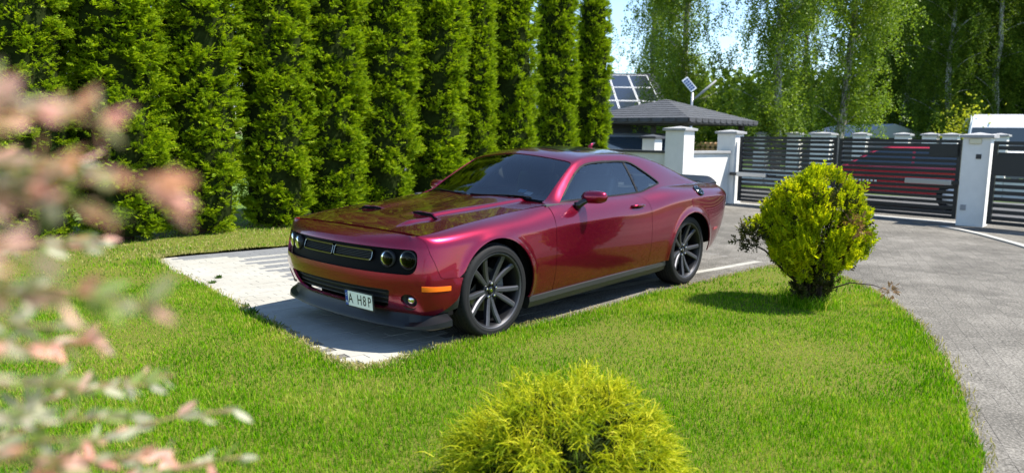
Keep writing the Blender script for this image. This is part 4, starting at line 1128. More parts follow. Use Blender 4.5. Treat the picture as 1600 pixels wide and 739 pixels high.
# light kerb strips: curved one before the right-hand fence
bm = bmesh.new(); pts = [(-11.2, 1.6), (-10.85, 1.98), (-10.4, 2.35), (-9.95, 2.64), (-9.4, 3.0), (-8.6, 3.45), (-7.6, 3.9)]
M['kerb'] = stone('pale_concrete_kerb', (.26, .25, .225), (.34, .33, .30), (.40, .39, .36), 60)
kerb = empty('kerb', (-9.95, 2.64, 0)); tag(kerb, kind='structure')
for a, b in zip(pts, pts[1:]):
    a = np.array(a); b = np.array(b); n = max(1, int(np.linalg.norm(b-a)/.2)); 
    for q in range(n):
        m_ = a+(b-a)*(q+.5)/n; d = (b-a)/np.linalg.norm(b-a); l = np.linalg.norm(b-a)/n-.006
        box('kerb_stone', (m_[0], m_[1], -.002), (l, .13, .05), M['kerb'], kerb, Euler((0, 0, math.atan2(d[1], d[0]))), .006)

# ---- grass blades
def blades(n, area_fn, hmin, hmax, wid, seed, lean=.45):
    r = np.random.default_rng(seed); xy = area_fn(n, r); n = len(xy)
    h = r.uniform(hmin, hmax, n)*(1+.35*wav(xy[:, 0], xy[:, 1], 3.1, .7)); a = r.uniform(0, 2*np.pi, n); ln = r.uniform(.1, lean, n)*h*1.2
    wd = wid*r.uniform(.7, 1.4, n); la = r.uniform(0, 2*np.pi, n)
    dx, dy = np.cos(a)*wd/2, np.sin(a)*wd/2; lx, ly = np.cos(la)*ln, np.sin(la)*ln
    z0 = lawn_z(xy[:, 0], xy[:, 1])-.008
    V = np.zeros((n, 5, 3))
    V[:, 0] = np.column_stack([xy[:, 0]-dx, xy[:, 1]-dy, z0]); V[:, 1] = np.column_stack([xy[:, 0]+dx, xy[:, 1]+dy, z0])
    V[:, 2] = np.column_stack([xy[:, 0]+dx*.8+lx*.35, xy[:, 1]+dy*.8+ly*.35, z0+h*.6]); V[:, 3] = np.column_stack([xy[:, 0]-dx*.8+lx*.35, xy[:, 1]-dy*.8+ly*.35, z0+h*.6])
    V[:, 4] = np.column_stack([xy[:, 0]+lx, xy[:, 1]+ly, z0+h])
    F = np.array([(0, 1, 2), (0, 2, 3), (3, 2, 4)])[None]+(np.arange(n)*5)[:, None, None]
    return V.reshape(-1, 3), F.reshape(-1, 3)
LP = [tuple(p) for p in LAWN]
RV = np.array([math.sin(CAM_YAW), -math.cos(CAM_YAW)])
def area_lawn(d0, d1):
    def f(n, r):
        d = np.sqrt(r.uniform(d0*d0, d1*d1, n)); lat = r.uniform(-1, 1, n)*d*(.74)
        xy = CAMXY+d[:, None]*VDIR+lat[:, None]*RV
        k = inside(LP, xy); 
        # thin, trodden patches
        thin = wav(xy[:, 0], xy[:, 1], 1.6, 2.0)+.6*wav(xy[:, 0], xy[:, 1], 4.3, .4)
        k &= r.uniform(0, 1, n) < np.clip(1.0-.40*np.clip(thin-.25, 0, 1), .45, 1)
        k &= ~((xy[:, 1] < -4.2) & (r.uniform(0, 1, n) < .55))
        return xy[k]
    return f
parts_ = [blades(125000, area_lawn(2.2, 4.2), .014, .050, .0042, 1), blades(165000, area_lawn(4.2, 7.2), .014, .048, .0055, 2), blades(115000, area_lawn(7.2, 13.0), .016, .050, .009, 3)]
VV = []; FF = []; b0 = 0
for v_, f_ in parts_: VV.append(v_); FF.append(f_+b0); b0 += len(v_)
gr = mesh_np('lawn_grass', np.concatenate(VV), np.concatenate(FF), M['grass'], False); tag(gr, 'short bright green lawn grass round the parking pad', 'grass', kind='stuff')
# drier fringe along the paving edges
def fringe(n, r):
    i = r.integers(0, len(LAWN), n); t = r.uniform(0, 1, (n, 1)); p = LAWN[i]*(1-t)+LAWN[(i+1) % len(LAWN)]*t
    xy = p+r.normal(0, .035, (n, 2)); d = (xy-CAMXY) @ VDIR; k = (d > 2) & (d < 14) & (np.abs((xy-CAMXY) @ RV) < d*.74)
    return xy[k]
v_, f_ = blades(11000, fringe, .012, .04, .006, 9, .9)
def strip_dry(n, r):
    x = r.uniform(-11, 1.2, n); y = r.uniform(-6.4, -4.35, n); xy = np.column_stack([x, y]); k = inside(LP, xy); return xy[k]
v2, f2 = blades(11000, strip_dry, .015, .045, .011, 12, .9)
gd = mesh_np('dry_grass', np.concatenate([v_, v2]), np.concatenate([f_, f2+len(v_)]), M['grass_dry'], False); tag(gd, 'straw coloured dry grass along the paving edges', 'grass', kind='stuff')
# weeds in the joints before the car
M['weed'] = foliage('weed_leaf', [(.1, (.03, .075, .012)), (.9, (.09, .16, .03))], .3)
for k, (x, y, s) in enumerate([(.93, -1.02, .10), (1.00, -.62, .075), (1.02, -.50, .085), (.52, -2.55, .05), (.35, -2.75, .05), (.80, -1.36, .05)]):
    r = np.random.default_rng(40+k); n = 34; a = r.uniform(0, 2*np.pi, n); el = r.uniform(.25, 1.2, n); l = r.uniform(.5, 1, n)*s
    TV = np.array([(-.12, 0, 0), (.12, 0, 0), (.16, 0, .5), (-.16, 0, .5), (0, 0, 1.0)]); TF = np.array([(0, 1, 2), (0, 2, 3), (3, 2, 4)])
    Vw, Fw = scatter(TV, TF, np.column_stack([x+r.normal(0, .012, n), y+r.normal(0, .012, n), np.zeros(n)]), frames_from(np.column_stack([np.cos(a)*np.cos(el), np.sin(a)*np.cos(el), np.sin(el)]), r.uniform(0, 6, n)), l)
    w = mesh_np('weed', Vw, Fw, M['weed'], False); tag(w, ['dark tufty weed growing in the shaded joint at the pad edge', 'small leafy weed in the shade before the number plate', 'broad weed beside the shaded pad edge nearest the bumper', 'small bright weed on the sunny cream paving', 'pale weed on the cream paving nearer the hedge', 'tiny weed at the tip of the car shadow'][k], 'weed', 'weeds in the paving joints')
# ================================================================== hedge of columnar thujas
def spray(n=5, wid=.16):
    """flat scale-leaf spray along +z, in the xz plane, length 1"""
    V = []; F = []
    def leaf(p, d, l, w):
        p = np.array(p); d = np.array(d)/np.linalg.norm(d); s = np.cross(d, (0, 1, 0)); b = len(V)
        V.extend([p-s*w*.4, p+s*w*.4, p+d*l*.55+s*w+np.array((0, .03, 0)), p+d*l*.55-s*w-np.array((0, .03, 0)), p+d*l])
        F.extend([(b, b+1, b+2), (b, b+2, b+3), (b+3, b+2, b+4)])
    for k in range(n):
        z = .12+.62*k/(n-1); l = .42*(1-.45*k/(n-1))
        for s in (1, -1): leaf((0, 0, z), (s*.85, .12*s, .65), l, .075)
    leaf((0, 0, .0), (0, 0, 1), 1.0, .075)
    return np.array(V), np.array(F)
SPV, SPF = spray(3)
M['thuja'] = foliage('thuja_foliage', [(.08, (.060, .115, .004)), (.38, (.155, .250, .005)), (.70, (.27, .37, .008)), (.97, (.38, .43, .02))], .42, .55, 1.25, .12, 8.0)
M['thuja_core'] = simple('thuja_core_shade', (.016, .024, .005), .95, spec=.05, noise=.6, nscale=14)  # dark green-brown of the added cores, shade put into the colour
M['bark'] = simple('brown_bark', (.075, .055, .040), .9, spec=.1, noise=.5, nscale=25, bump=.5, bscale=60)
def thuja_radius(z, H): 
    t = np.clip(z/H, 0, 1); return np.interp(t, [0, .04, .15, .5, .75, .9, .97, 1.0], [.22, .31, .38, .40, .36, .26, .14, .02])
def thuja_mesh(seed, H=6.4, nclump=1120, per=20):
    r = np.random.default_rng(seed)
    # tufts spread over the surface; each is a bunch of sprays fanning outwards and up
    z = r.uniform(.06, H-.08, nclump*2); keep = r.uniform(0, .40, nclump*2) < thuja_radius(z, H); z = z[keep][:nclump]; nc = len(z)
    th = r.uniform(0, 2*np.pi, nc); bump = 1+.16*np.sin(3*th+2.1*z+seed)*np.sin(2.3*z+1.7*th)+r.normal(0, .06, nc)
    R_ = thuja_radius(z, H)*bump+r.uniform(-.045, .05, nc)
    c = np.column_stack([R_*np.cos(th), R_*np.sin(th), z])
    size = r.uniform(.065, .108, nc)
    k = np.repeat(np.arange(nc), per); n = len(k)
    out = np.column_stack([np.cos(th), np.sin(th), np.full(nc, .50)])[k]
    d = out+r.normal(0, .62, (n, 3)); d[:, 2] += .15
    pos = c[k]+r.normal(0, 1, (n, 3))*size[k][:, None]*.40-out*size[k][:, None]*.25
    fr = frames_from(d, r.uniform(0, 2*np.pi, n))
    V, F = scatter(SPV, SPF, pos, fr, size[k]*r.uniform(.75, 1.2, n))
    return V, F
thuja_var = []
for sd in (3, 8):
    V, F = thuja_mesh(sd); me_o = mesh_np('crown', V, F, M['thuja'], False); me = me_o.data; bpy.data.objects.remove(me_o)
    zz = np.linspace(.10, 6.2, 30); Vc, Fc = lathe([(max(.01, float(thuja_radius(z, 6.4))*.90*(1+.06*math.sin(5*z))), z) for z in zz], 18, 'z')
    co = mesh_np('dark_filler_core', Vc, Fc, M['thuja_core'], True); mc_ = co.data; bpy.data.objects.remove(co)  # plain dark core added to block light through the crown
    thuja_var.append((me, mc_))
bm = bmesh.new(); bm_tube(bm, [(0, 0, -.1), (.02, .01, .6), (0, 0, 2.0), (0, 0, 5.4)], [.10, .08, .05, .015], 8); to = mesh_bm('trunk', bm, M['bark'], True); trunk_me = to.data; bpy.data.objects.remove(to)
hx = [(1.05, -6.30, 1.02), (-.02, -6.22, 1.02), (-1.16, -6.26, 1.04), (-2.38, -6.22, 1.0), (-3.46, -6.25, .98), (-4.56, -6.22, 1.0), (-5.82, -6.25, 1.04), (-6.95, -6.25, .94), (-8.02, -6.20, 1.0), (-9.62, -6.22, 1.0), (-10.95, -6.2, .90)]
ORD = ['leftmost', 'second', 'third', 'fourth', 'fifth', 'sixth', 'seventh', 'eighth', 'ninth', 'tenth', 'eleventh', 'twelfth']
for k, (x, y, s) in enumerate(hx):
    t = empty('columnar_thuja', (x, y, 0), rng.uniform(0, 6.28)); t.scale = (s*(1.33 if k < 7 else 1.10), s*(1.33 if k < 7 else 1.10), s*(1.0 if k not in (7, 10, 11) else .93))
    t.rotation_euler = (rng.uniform(-.018, .018), rng.uniform(-.018, .018), t.rotation_euler[2]); q_ = rng.uniform(.94, 1.06); t.scale = (t.scale[0]*q_, t.scale[1]*q_, t.scale[2])
    tag(t, (f'leftmost tall green columnar thuja of the hedge behind the car' if k == 0 else f'tall green columnar thuja, {ORD[k]} from the left in the hedge') if k < 10 else 'last columnar thuja at the far right end of the hedge', 'tree', 'columnar thujas of the hedge')
    a, b = thuja_var[k % 2]
    inst('crown', a, t); inst('dark_filler_core', b, t); inst('trunk', trunk_me, t)

# ================================================================== golden thuja bush on the lawn
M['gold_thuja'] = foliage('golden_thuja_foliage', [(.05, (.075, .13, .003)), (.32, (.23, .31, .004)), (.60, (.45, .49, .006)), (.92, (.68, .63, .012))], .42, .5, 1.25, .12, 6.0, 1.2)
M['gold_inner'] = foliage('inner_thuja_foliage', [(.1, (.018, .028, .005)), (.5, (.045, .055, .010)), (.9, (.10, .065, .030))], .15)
M['brown_leaf'] = foliage('brown_dry_foliage', [(.1, (.14, .075, .03)), (.9, (.34, .20, .09))], .25)
gb = empty('golden_thuja_bush', (-2.83, 2.27, 0)); tag(gb, 'round yellow green thuja bush with bare dark stems on the lawn', 'bush')
r = np.random.default_rng(21)
def gold_r(z): return np.interp(z, [.10, .25, .40, .55, .75, .92, 1.06, 1.18, 1.27], [.09, .16, .29, .385, .41, .385, .315, .21, .05])
# upright plumes over an egg-shaped crown, dark and thin towards the foot
npl = 74; pz = r.uniform(.48, 1.17, npl); pt = r.uniform(0, 6.283, npl); pf = r.uniform(.86, 1.12, npl); ncl = 9
z = (pz[:, None]+np.linspace(-.15, .13, ncl)[None]+r.normal(0, .012, (npl, ncl))).ravel(); th = np.repeat(pt, ncl)+r.normal(0, .10, npl*ncl)
R_ = gold_r(z)*np.repeat(pf, ncl)*(1-.20*np.tile(np.linspace(-1, 1, ncl), npl)**2)+r.normal(0, .012, npl*ncl)
k = z < 1.285; z, th, R_ = z[k], th[k], R_[k]; nc = len(z)
c = np.column_stack([R_*np.cos(th), R_*np.sin(th), z]); per = 13; kk = np.repeat(np.arange(nc), per); n = len(kk)
d = np.column_stack([np.cos(th)*.40, np.sin(th)*.40, np.full(nc, 1.0)])[kk]+r.normal(0, .26, (n, 3))
sz = r.uniform(.07, .12, nc)
V, F = scatter(SPV*np.array([.75, .75, 1]), SPF, c[kk]+r.normal(0, .022, (n, 3))-np.array([0, 0, .05]), frames_from(d, r.uniform(0, 6.28, n)), sz[kk]*r.uniform(.7, 1.15, n))
mesh_np('crown', V, F, M['gold_thuja'], False, gb, False)
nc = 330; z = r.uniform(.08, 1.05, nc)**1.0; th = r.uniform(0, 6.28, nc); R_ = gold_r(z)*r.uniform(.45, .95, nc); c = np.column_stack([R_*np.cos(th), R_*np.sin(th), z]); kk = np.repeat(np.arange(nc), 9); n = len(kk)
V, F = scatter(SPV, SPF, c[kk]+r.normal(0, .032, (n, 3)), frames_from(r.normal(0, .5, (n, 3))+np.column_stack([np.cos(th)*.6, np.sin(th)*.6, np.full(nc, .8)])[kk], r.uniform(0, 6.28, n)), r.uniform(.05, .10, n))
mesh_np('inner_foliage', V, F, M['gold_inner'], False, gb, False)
M['dark_bark'] = simple('dark_stem_bark', (.035, .026, .020), .9, spec=.1, noise=.4, nscale=40, bump=.4, bscale=90)
for k in range(30):
    a = 2*math.pi*k/30+r.uniform(-.15, .15); l = r.uniform(.5, .95); rr = r.uniform(.16, .36); b0 = r.uniform(.02, .10)
    pts = [(b0*math.cos(a), b0*math.sin(a), -.03), (b0*1.2*math.cos(a+.1), b0*1.2*math.sin(a+.1), l*.25), (rr*.6*math.cos(a), rr*.6*math.sin(a), l*.6), (rr*math.cos(a-.1), rr*math.sin(a-.1), l)]
    bm = bmesh.new(); bm_tube(bm, pts, [.014, .012, .009, .003], 6); mesh_bm('stem', bm, M['dark_bark'], True, gb, False)
# a low leafy branch leaning out to the car and a bare twig with a brown tuft on the other side
def limb(parent, pts, rad, name='branch'):
    bm = bmesh.new(); bm_tube(bm, pts, rad, 6); return mesh_bm(name, bm, M['dark_bark'], True, parent, False)
right = Vector((math.sin(CAM_YAW), -math.cos(CAM_YAW), 0))
L_ = -right
limb(gb, [Vector((0, 0, .12)), L_*.25+Vector((0, 0, .32)), L_*.45+Vector((0, 0, .52)), L_*.62+Vector((0, 0, .60))], [.014, .011, .008, .004])
def tuft(parent, name, c, rad, n, mat, s0, s1, up=.5, seed=1):
    r = np.random.default_rng(seed); d = r.normal(0, 1, (n, 3)); d /= np.linalg.norm(d, axis=1, keepdims=True); pos = np.array(c)+d*rad*r.uniform(.2, 1, (n, 1)); d2 = d+np.array([0, 0, up])+r.normal(0, .3, (n, 3))
    V, F = scatter(SPV, SPF, pos, frames_from(d2, r.uniform(0, 6.28, n)), r.uniform(s0, s1, n)); return mesh_np(name, V, F, mat, False, parent, False)
tuft(gb, 'side_foliage', tuple(L_*.60+Vector((0, 0, .66))), .13, 150, M['gold_inner'], .05, .10, .6, 2)
tuft(gb, 'side_foliage', tuple(L_*.52+Vector((0, 0, .74))), .10, 90, M['gold_thuja'], .05, .09, .8, 3)
limb(gb, [right*.10+Vector((0, 0, .15)), right*.35+Vector((0, 0, .235)), right*.56+Vector((0, 0, .215)), right*.70+Vector((0, 0, .17))], [.008, .006, .004, .002])
tuft(gb, 'dry_tuft', tuple(right*.72+Vector((0, 0, .17))), .07, 46, M['brown_leaf'], .03, .06, .1, 4)
tuft(gb, 'brown_patch', tuple(right*.16-Vector((VDIR[0], VDIR[1], 0))*.40+Vector((0, 0, .80))), .10, 55, M['brown_leaf'], .05, .08, .4, 6)
# pale long grass left standing round its foot
def foot(n, rr2):
    a = rr2.uniform(0, 6.28, n); q = np.abs(rr2.normal(.16, .07, n)); return np.column_stack([-2.83+np.cos(a)*q, 2.27+np.sin(a)*q])
v_, f_ = blades(1300, foot, .07, .17, .006, 31, .9); tg = mesh_np('tall_grass_tuft', v_, f_, M['grass'], False); tag(tg, 'longer grass left standing round the foot of the golden thuja', 'grass', kind='stuff')

# ================================================================== thread-leaf dwarf cypress in front
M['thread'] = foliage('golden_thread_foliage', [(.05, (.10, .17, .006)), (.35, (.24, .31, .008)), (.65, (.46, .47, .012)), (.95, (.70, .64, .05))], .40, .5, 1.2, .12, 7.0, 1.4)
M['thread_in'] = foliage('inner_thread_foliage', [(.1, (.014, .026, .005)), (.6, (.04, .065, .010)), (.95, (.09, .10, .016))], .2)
dc = empty('dwarf_cypress', (1.62, 2.86, 0)); tag(dc, 'mop-headed yellow thread-leaf dwarf cypress in the foreground', 'bush')
def threads(nc, per, seed, rad, H, r0, r1, wid, lmin, lmax):
    """bunches of fine arching threads spread over a mop-shaped mound"""
    r = np.random.default_rng(seed); th = r.uniform(0, 2*np.pi, nc); ph = np.arccos(r.uniform(-.02, 1, nc))
    sp = np.column_stack([np.sin(ph)*np.cos(th), np.sin(ph)*np.sin(th), np.cos(ph)])
    lump = 1+.10*np.sin(5*th+seed)*np.sin(4*ph)
    cc = sp*np.array([rad, rad, H])*(r.uniform(r0, r1, nc)*lump)[:, None]
    k = np.repeat(np.arange(nc), per); n = len(k)
    d = sp[k]*np.array([.8, .8, .7])+np.array([0, 0, .12])+r.normal(0, .48, (n, 3)); d /= np.linalg.norm(d, axis=1, keepdims=True)
    p = cc[k]+r.normal(0, .018, (n, 3)); ln = r.uniform(lmin, lmax, n); seg = 5
    V = np.zeros((n, seg+1, 2, 3)); side = np.cross(d, r.normal(0, 1, (n, 3))); side /= np.linalg.norm(side, axis=1, keepdims=True)
    for s in range(seg+1):
        w = wid*(1-.6*s/seg); V[:, s, 0] = p-side*w; V[:, s, 1] = p+side*w
        p = p+d*(ln/seg)[:, None]; d = d+np.array([0, 0, -.22])+r.normal(0, .20, (n, 3)); d /= np.linalg.norm(d, axis=1, keepdims=True)
    b = (np.arange(n)*(seg+1)*2)[:, None, None]; q = np.array([(2*s, 2*s+1, 2*s+3, 2*s+2) for s in range(seg)])[None]+b
    return V.reshape(-1, 3), q.reshape(-1, 4)
V, F = threads(560, 26, 3, .53, .50, .80, .97, .0024, .045, .115); mesh_np('thread_foliage', V, F, M['thread'], False, dc, False)
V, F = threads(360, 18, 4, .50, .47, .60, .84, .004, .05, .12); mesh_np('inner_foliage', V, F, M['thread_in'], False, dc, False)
V, F = lathe([(.33*math.sqrt(max(0, 1-t*t))+.002, .36*t) for t in np.linspace(0, 1, 10)], 20, 'z'); mesh_np('dark_filler_core', V, F, M['thuja_core'], True, dc, False)  # plain dark core added inside the mound
bm = bmesh.new(); bm_tube(bm, [(0, 0, -.05), (0, 0, .35)], [.04, .02], 8); mesh_bm('trunk', bm, M['dark_bark'], True, dc, False)
r = np.random.default_rng(77)
for k in range(6):      # a few long whips standing out of the mop
    a = r.uniform(0, 6.28); e = r.uniform(.3, 1.2); p = Vector((math.cos(a)*math.cos(e)*.42, math.sin(a)*math.cos(e)*.42, math.sin(e)*.44)); d = Vector((math.cos(a)*math.cos(e), math.sin(a)*math.cos(e), math.sin(e)+.3)).normalized(); pts = []
    for s in range(6): pts.append(p.copy()); p = p+d*.04; d = (d+Vector((r.normal(0, .1), r.normal(0, .1), -.16))).normalized()
    bm = bmesh.new(); bm_tube(bm, pts, [.004, .004, .0035, .003, .0025, .001], 5); mesh_bm('whip', bm, M['thread'], True, dc, False)
# ================================================================== walls, gate, fences
M['render'] = simple('white_render', (.70, .69, .655), .9, spec=.2, noise=.10, nscale=2.2, bump=.15, bscale=200)
M['cap'] = simple('grey_concrete_cap', (.30, .30, .30), .8, noise=.15, nscale=9)
M['cap_dark'] = simple('dark_coping', (.05, .052, .058), .6)
M['anthracite'] = simple('anthracite_powder_coat', (.016, .018, .021), .42)
M['galv'] = simple('grey_metal', (.42, .43, .44), .4, metal=.6)
def post(name, x, y, w, h, label, capmat='cap', rz=0.0, group=None, cat='gate post'):
    t = empty(name, (x, y, 0), rz); tag(t, label, cat, group)
    bm = bmesh.new(); bm_box(bm, Vector((0, 0, h/2-.05)), (w, w, h+.1), None, .008); mesh_bm('shaft', bm, M['render'], False, t, False)
    bm = bmesh.new(); o = w/2+.05; vs = [bm.verts.new(v) for v in ((-o, -o, h), (o, -o, h), (o, o, h), (-o, o, h), (-o, -o, h+.05), (o, -o, h+.05), (o, o, h+.05), (-o, o, h+.05), (0, 0, h+.10))]
    for f in ((3, 2, 1, 0), (0, 1, 5, 4), (1, 2, 6, 5), (2, 3, 7, 6), (3, 0, 4, 7), (4, 5, 8), (5, 6, 8), (6, 7, 8), (7, 4, 8)): bm.faces.new([vs[i] for i in f])
    mesh_bm('cap', bm, M[capmat], False, t, False); return t
P0 = post('wall_post', -10.72, -3.55, .46, 1.70, 'white rendered corner post between grey shaded wall and sunlit wall', 'cap')
P1 = post('gate_post', -12.95, -3.42, .46, 1.66, 'white rendered gate post at the left end of the dark gate')
P2 = post('gate_post', -11.98, 1.92, .44, 1.62, 'white rendered gate post with an intercom right of the dark gate')
box('intercom', (-11.756, 1.97, 1.28), (.012, .085, .085), M['anthracite'], P2, None, .003)
box('wall_lamp', (-11.750, 1.90, 1.555), (.02, .20, .10), simple('cream_lamp', (.62, .58, .42), .5), P2, None, .02)
box('socket_box', (-11.754, 1.80, .34), (.014, .09, .10), M['cap'], P2, None, .004)
def wall(name, a, b, h, th, label, cap='cap_dark'):
    a = Vector((*a, 0)); b = Vector((*b, 0)); d = b-a; t = empty(name, (a+b)/2, math.atan2(d.y, d.x)); tag(t, label, 'wall')
    bm = bmesh.new(); bm_box(bm, Vector((0, 0, h/2-.05)), (d.length, th, h+.1)); mesh_bm('wall_body', bm, M['render'], False, t, False)
    n = max(1, int(d.length/1.0)); 
    for i in range(n):
        bm = bmesh.new(); l = d.length/n; bm_box(bm, Vector((-d.length/2+l*(i+.5), 0, h+.028)), (l-.006, th+.10, .055), None, .008); mesh_bm('coping_slab', bm, M[cap], False, t, False)
    return t
wall('garden_wall', (-10.80, -3.80), (-10.80, -7.6), 1.20, .22, 'low white garden wall in shade behind the coupe roof')
wall('garden_wall', (-10.95, -3.50), (-12.70, -3.42), 1.20, .22, 'low sunlit white wall with grey coping between two posts', 'cap')
def slat_gate(name, a, b, z0, z1, n, label, cat, solid=None, thick=.03):
    a = Vector((*a, 0)); b = Vector((*b, 0)); d = b-a; t = empty(name, (a+b)/2, math.atan2(d.y, d.x)); tag(t, label, cat); l = d.length
    def bx(nm, c, s): bm = bmesh.new(); bm_box(bm, Vector(c), s, None, .003); mesh_bm(nm, bm, M['anthracite'], False, t, False)
    for s in (-1, 1): bx('frame_post', (s*(l/2-.035), 0, (z0+z1)/2), (.07, .06, z1-z0))
    bx('frame_rail', (0, 0, z1-.03), (l-.145, .055, .06)); bx('frame_rail', (0, 0, z0+.03), (l-.145, .055, .06))
    p = (z1-z0-.12)/n
    for i in range(n): bx('slat', (0, .012, z0+.06+p*(i+.5)), (l-.15, .02, p*.62))
    if solid: bx('panel', ((solid[0]+solid[1])/2*l-l/2, -.02, (solid[2]+solid[3])/2), ((solid[1]-solid[0])*l, .02, solid[3]-solid[2]))
    return t
gA = Vector((-12.86, -3.12, 0)); gB = Vector((-12.18, 1.62, 0)); gm = gA.lerp(gB, .5)
g1 = slat_gate('gate_leaf', (gA.x, gA.y), (gm.x-.002, gm.y-.02), .07, 1.60, 14, 'dark grey slatted gate leaf on the left, behind the golden bush', 'gate')
g2 = slat_gate('gate_leaf', (gm.x+.002, gm.y+.02), (gB.x, gB.y), .07, 1.58, 14, 'dark grey slatted gate leaf on the right, before the red car', 'gate', (.76, .99, 1.26, 1.50))
slat_gate('slatted_fence', (-11.72, 2.20), (-11.05, 5.6), .07, 1.56, 12, 'dark slatted fence panel right of the intercom post', 'fence', (.02, .8, .95, 1.3))
bm = bmesh.new(); dd_ = (gB-gA).normalized(); bm_box(bm, gm+Vector((-.02, 0, -.012)), ((gB-gA).length+.3, .42, .03), Matrix.Rotation(math.atan2(dd_.y, dd_.x), 4, 'Z'), .006)
tag(mesh_bm('gate_threshold', bm, M['kerb'], False), kind='structure')
# swing-gate openers
def opener(a, b, label):
    t = empty('gate_opener', a); tag(t, label, 'gate opener'); a = Vector(a); b = Vector(b); d = b-a
    bm = bmesh.new(); rot = d.to_track_quat('X', 'Z').to_matrix().to_4x4(); bm_box(bm, a.lerp(b, .55), (d.length*.9, .09, .10), rot, .02); mesh_bm('arm', bm, M['galv'], False, t)
    bm = bmesh.new(); bm_box(bm, a, (.16, .12, .07), rot, .01); mesh_bm('bracket', bm, M['anthracite'], False, t)
    bm = bmesh.new(); bm_tube(bm, [b, b+d.normalized()*.22], .02, 8); mesh_bm('piston', bm, M['anthracite'], True, t)
opener((-12.66, -3.16, .72), (-12.55, -2.30, .72), 'grey gate opener arm beside the left gate post')
opener((-11.85, 1.66, .78), (-12.05, .72, .78), 'grey gate opener arm beside the intercom post')

# ================================================================== gazebo roof over the wall
M['shingle'] = simple('charcoal_shingles', (.050, .053, .060), .85, noise=.35, nscale=6, bump=.4, bscale=80)
M['wood_dark'] = simple('dark_stained_wood', (.030, .026, .024), .6)
gz_ = empty('gazebo', (-15.4, -6.6, 0)); tag(gz_, 'garden gazebo with a charcoal shingled hip roof behind the wall', 'gazebo')
X0, X1, Y0, Y1, ZE, ZA = -13.3, -17.5, -4.75, -8.45, 2.06, 2.66
ap = Vector(((X0+X1)/2+.1, (Y0+Y1)/2, ZA))
cs = [Vector((X0, Y0, ZE)), Vector((X1, Y0, ZE)), Vector((X1, Y1, ZE)), Vector((X0, Y1, ZE))]
for i in range(4):
    a, b = cs[i], cs[(i+1) % 4]; 
    nrow_ = 9
    for k in range(nrow_):
        t0, t1 = k/nrow_, (k+1)/nrow_; up_ = Vector((0, 0, .012))
        q = [a.lerp(ap, t0)+up_, b.lerp(ap, t0)+up_, b.lerp(ap, t1), a.lerp(ap, t1)]
        bm = bmesh.new()
        if k < nrow_-1: vs = [bm.verts.new(p) for p in q]; bm.faces.new(vs); lo_ = [bm.verts.new(q[0]-up_*1.2), bm.verts.new(q[1]-up_*1.2)]; bm.faces.new((vs[0], lo_[0], lo_[1], vs[1]))
        else: vs = [bm.verts.new(p) for p in (q[0], q[1], ap)]; bm.faces.new(vs)
        mesh_bm('shingle_course', bm, M['shingle'], False, gz_)
    # scalloped tabs hanging at the eave
    n = int((b-a).length/.34); d = (b-a).normalized()
    for k in range(n):
        c0 = a.lerp(b, (k+.05)/n); c1 = a.lerp(b, (k+.95)/n); h = .10; bm = bmesh.new()
        pts = [c0+Vector((0, 0, .012)), c1+Vector((0, 0, .012)), c1-Vector((0, 0, h*.75)), c0.lerp(c1, .75)-Vector((0, 0, h)), c0.lerp(c1, .25)-Vector((0, 0, h)), c0-Vector((0, 0, h*.75))]
        off = Vector(((a+b)/2-Vector((ap.x, ap.y, ZE)))).normalized()*.012
        bm.faces.new([bm.verts.new(p+off) for p in pts]); mesh_bm('shingle_tab', bm, M['shingle'], False, gz_)
    bm = bmesh.new(); m_ = (a+b)/2-Vector((0, 0, .07))-((a+b)/2-Vector((ap.x, ap.y, ZE))).normalized()*.03; bm_box(bm, m_, ((b-a).length-.04, .04, .13), Matrix.Rotation(math.atan2(d.y, d.x), 4, 'Z')); mesh_bm('fascia_board', bm, M['wood_dark'], False, gz_)
for x in (X0-.35, X1+.35):
    for y in (Y0-.35, Y1+.35): box('post', (x, y, .98), (.13, .13, 2.06), M['wood_dark'], gz_, None, .01)
bm = bmesh.new(); bm_box(bm, Vector((-15.4, -6.6, ZE-.10)), (3.9, 3.4, .03)); mesh_bm('ceiling', bm, M['wood_dark'], False, gz_)
post('garden_pillar', -11.5, -4.72, .34, 1.52, 'beige rendered pillar under the gazebo eave left of the corner post', 'cap_dark', cat='pillar')

# ================================================================== house with solar panels
M['roof_dark'] = simple('anthracite_roof_sheet', (.030, .032, .036), .5, noise=.2, nscale=3)
M['panel'] = simple('solar_cells', (.016, .019, .026), .25, coat=.4)
M['alu'] = simple('silver_aluminium', (.78, .79, .80), .5, metal=.1)
M['wall_dark'] = simple('charcoal_plaster', (.05, .05, .055), .9, noise=.1, nscale=4)
hs = empty('house', (-26, -18, 0)); tag(hs, 'dark house with a solar panel roof behind the hedge end', 'house')
# ridge runs away to the left; the slope with panels faces the drive
R0, R1 = Vector((-21.6, -13.0, 4.25)), Vector((-33.0, -22.0, 4.25))
eave_off = Vector((3.3, -4.2, 0)).normalized()
nrm2 = Vector((R1-R0)).cross(Vector((0, 0, 1))).normalized(); nrm2 = nrm2 if nrm2.dot(Vector((4, 4.6, 0))-R0) > 0 else -nrm2
A_ = Vector((-24.6, -12.15, 3.10)); 
e0, e1 = Vector((-22.1, -9.9, 2.10)), Vector((-16.2, -16.6, 2.10)); r0, r1 = Vector((-25.6, -13.3, 4.35)), Vector((-20.3, -19.6, 4.35))
b0_, b1_ = r0+(r0-e0), r1+(r1-e1); b0_.z = b1_.z = 2.1
bm = bmesh.new(); vs = [bm.verts.new(v) for v in (e0, e1, r1, r0)]; bm.faces.new(vs); w2 = [bm.verts.new(v) for v in (r0, r1, b1_, b0_)]; bm.faces.new(w2); o = mesh_bm('roof', bm, M['roof_dark'], False, hs); solidify(o, .12, 0)
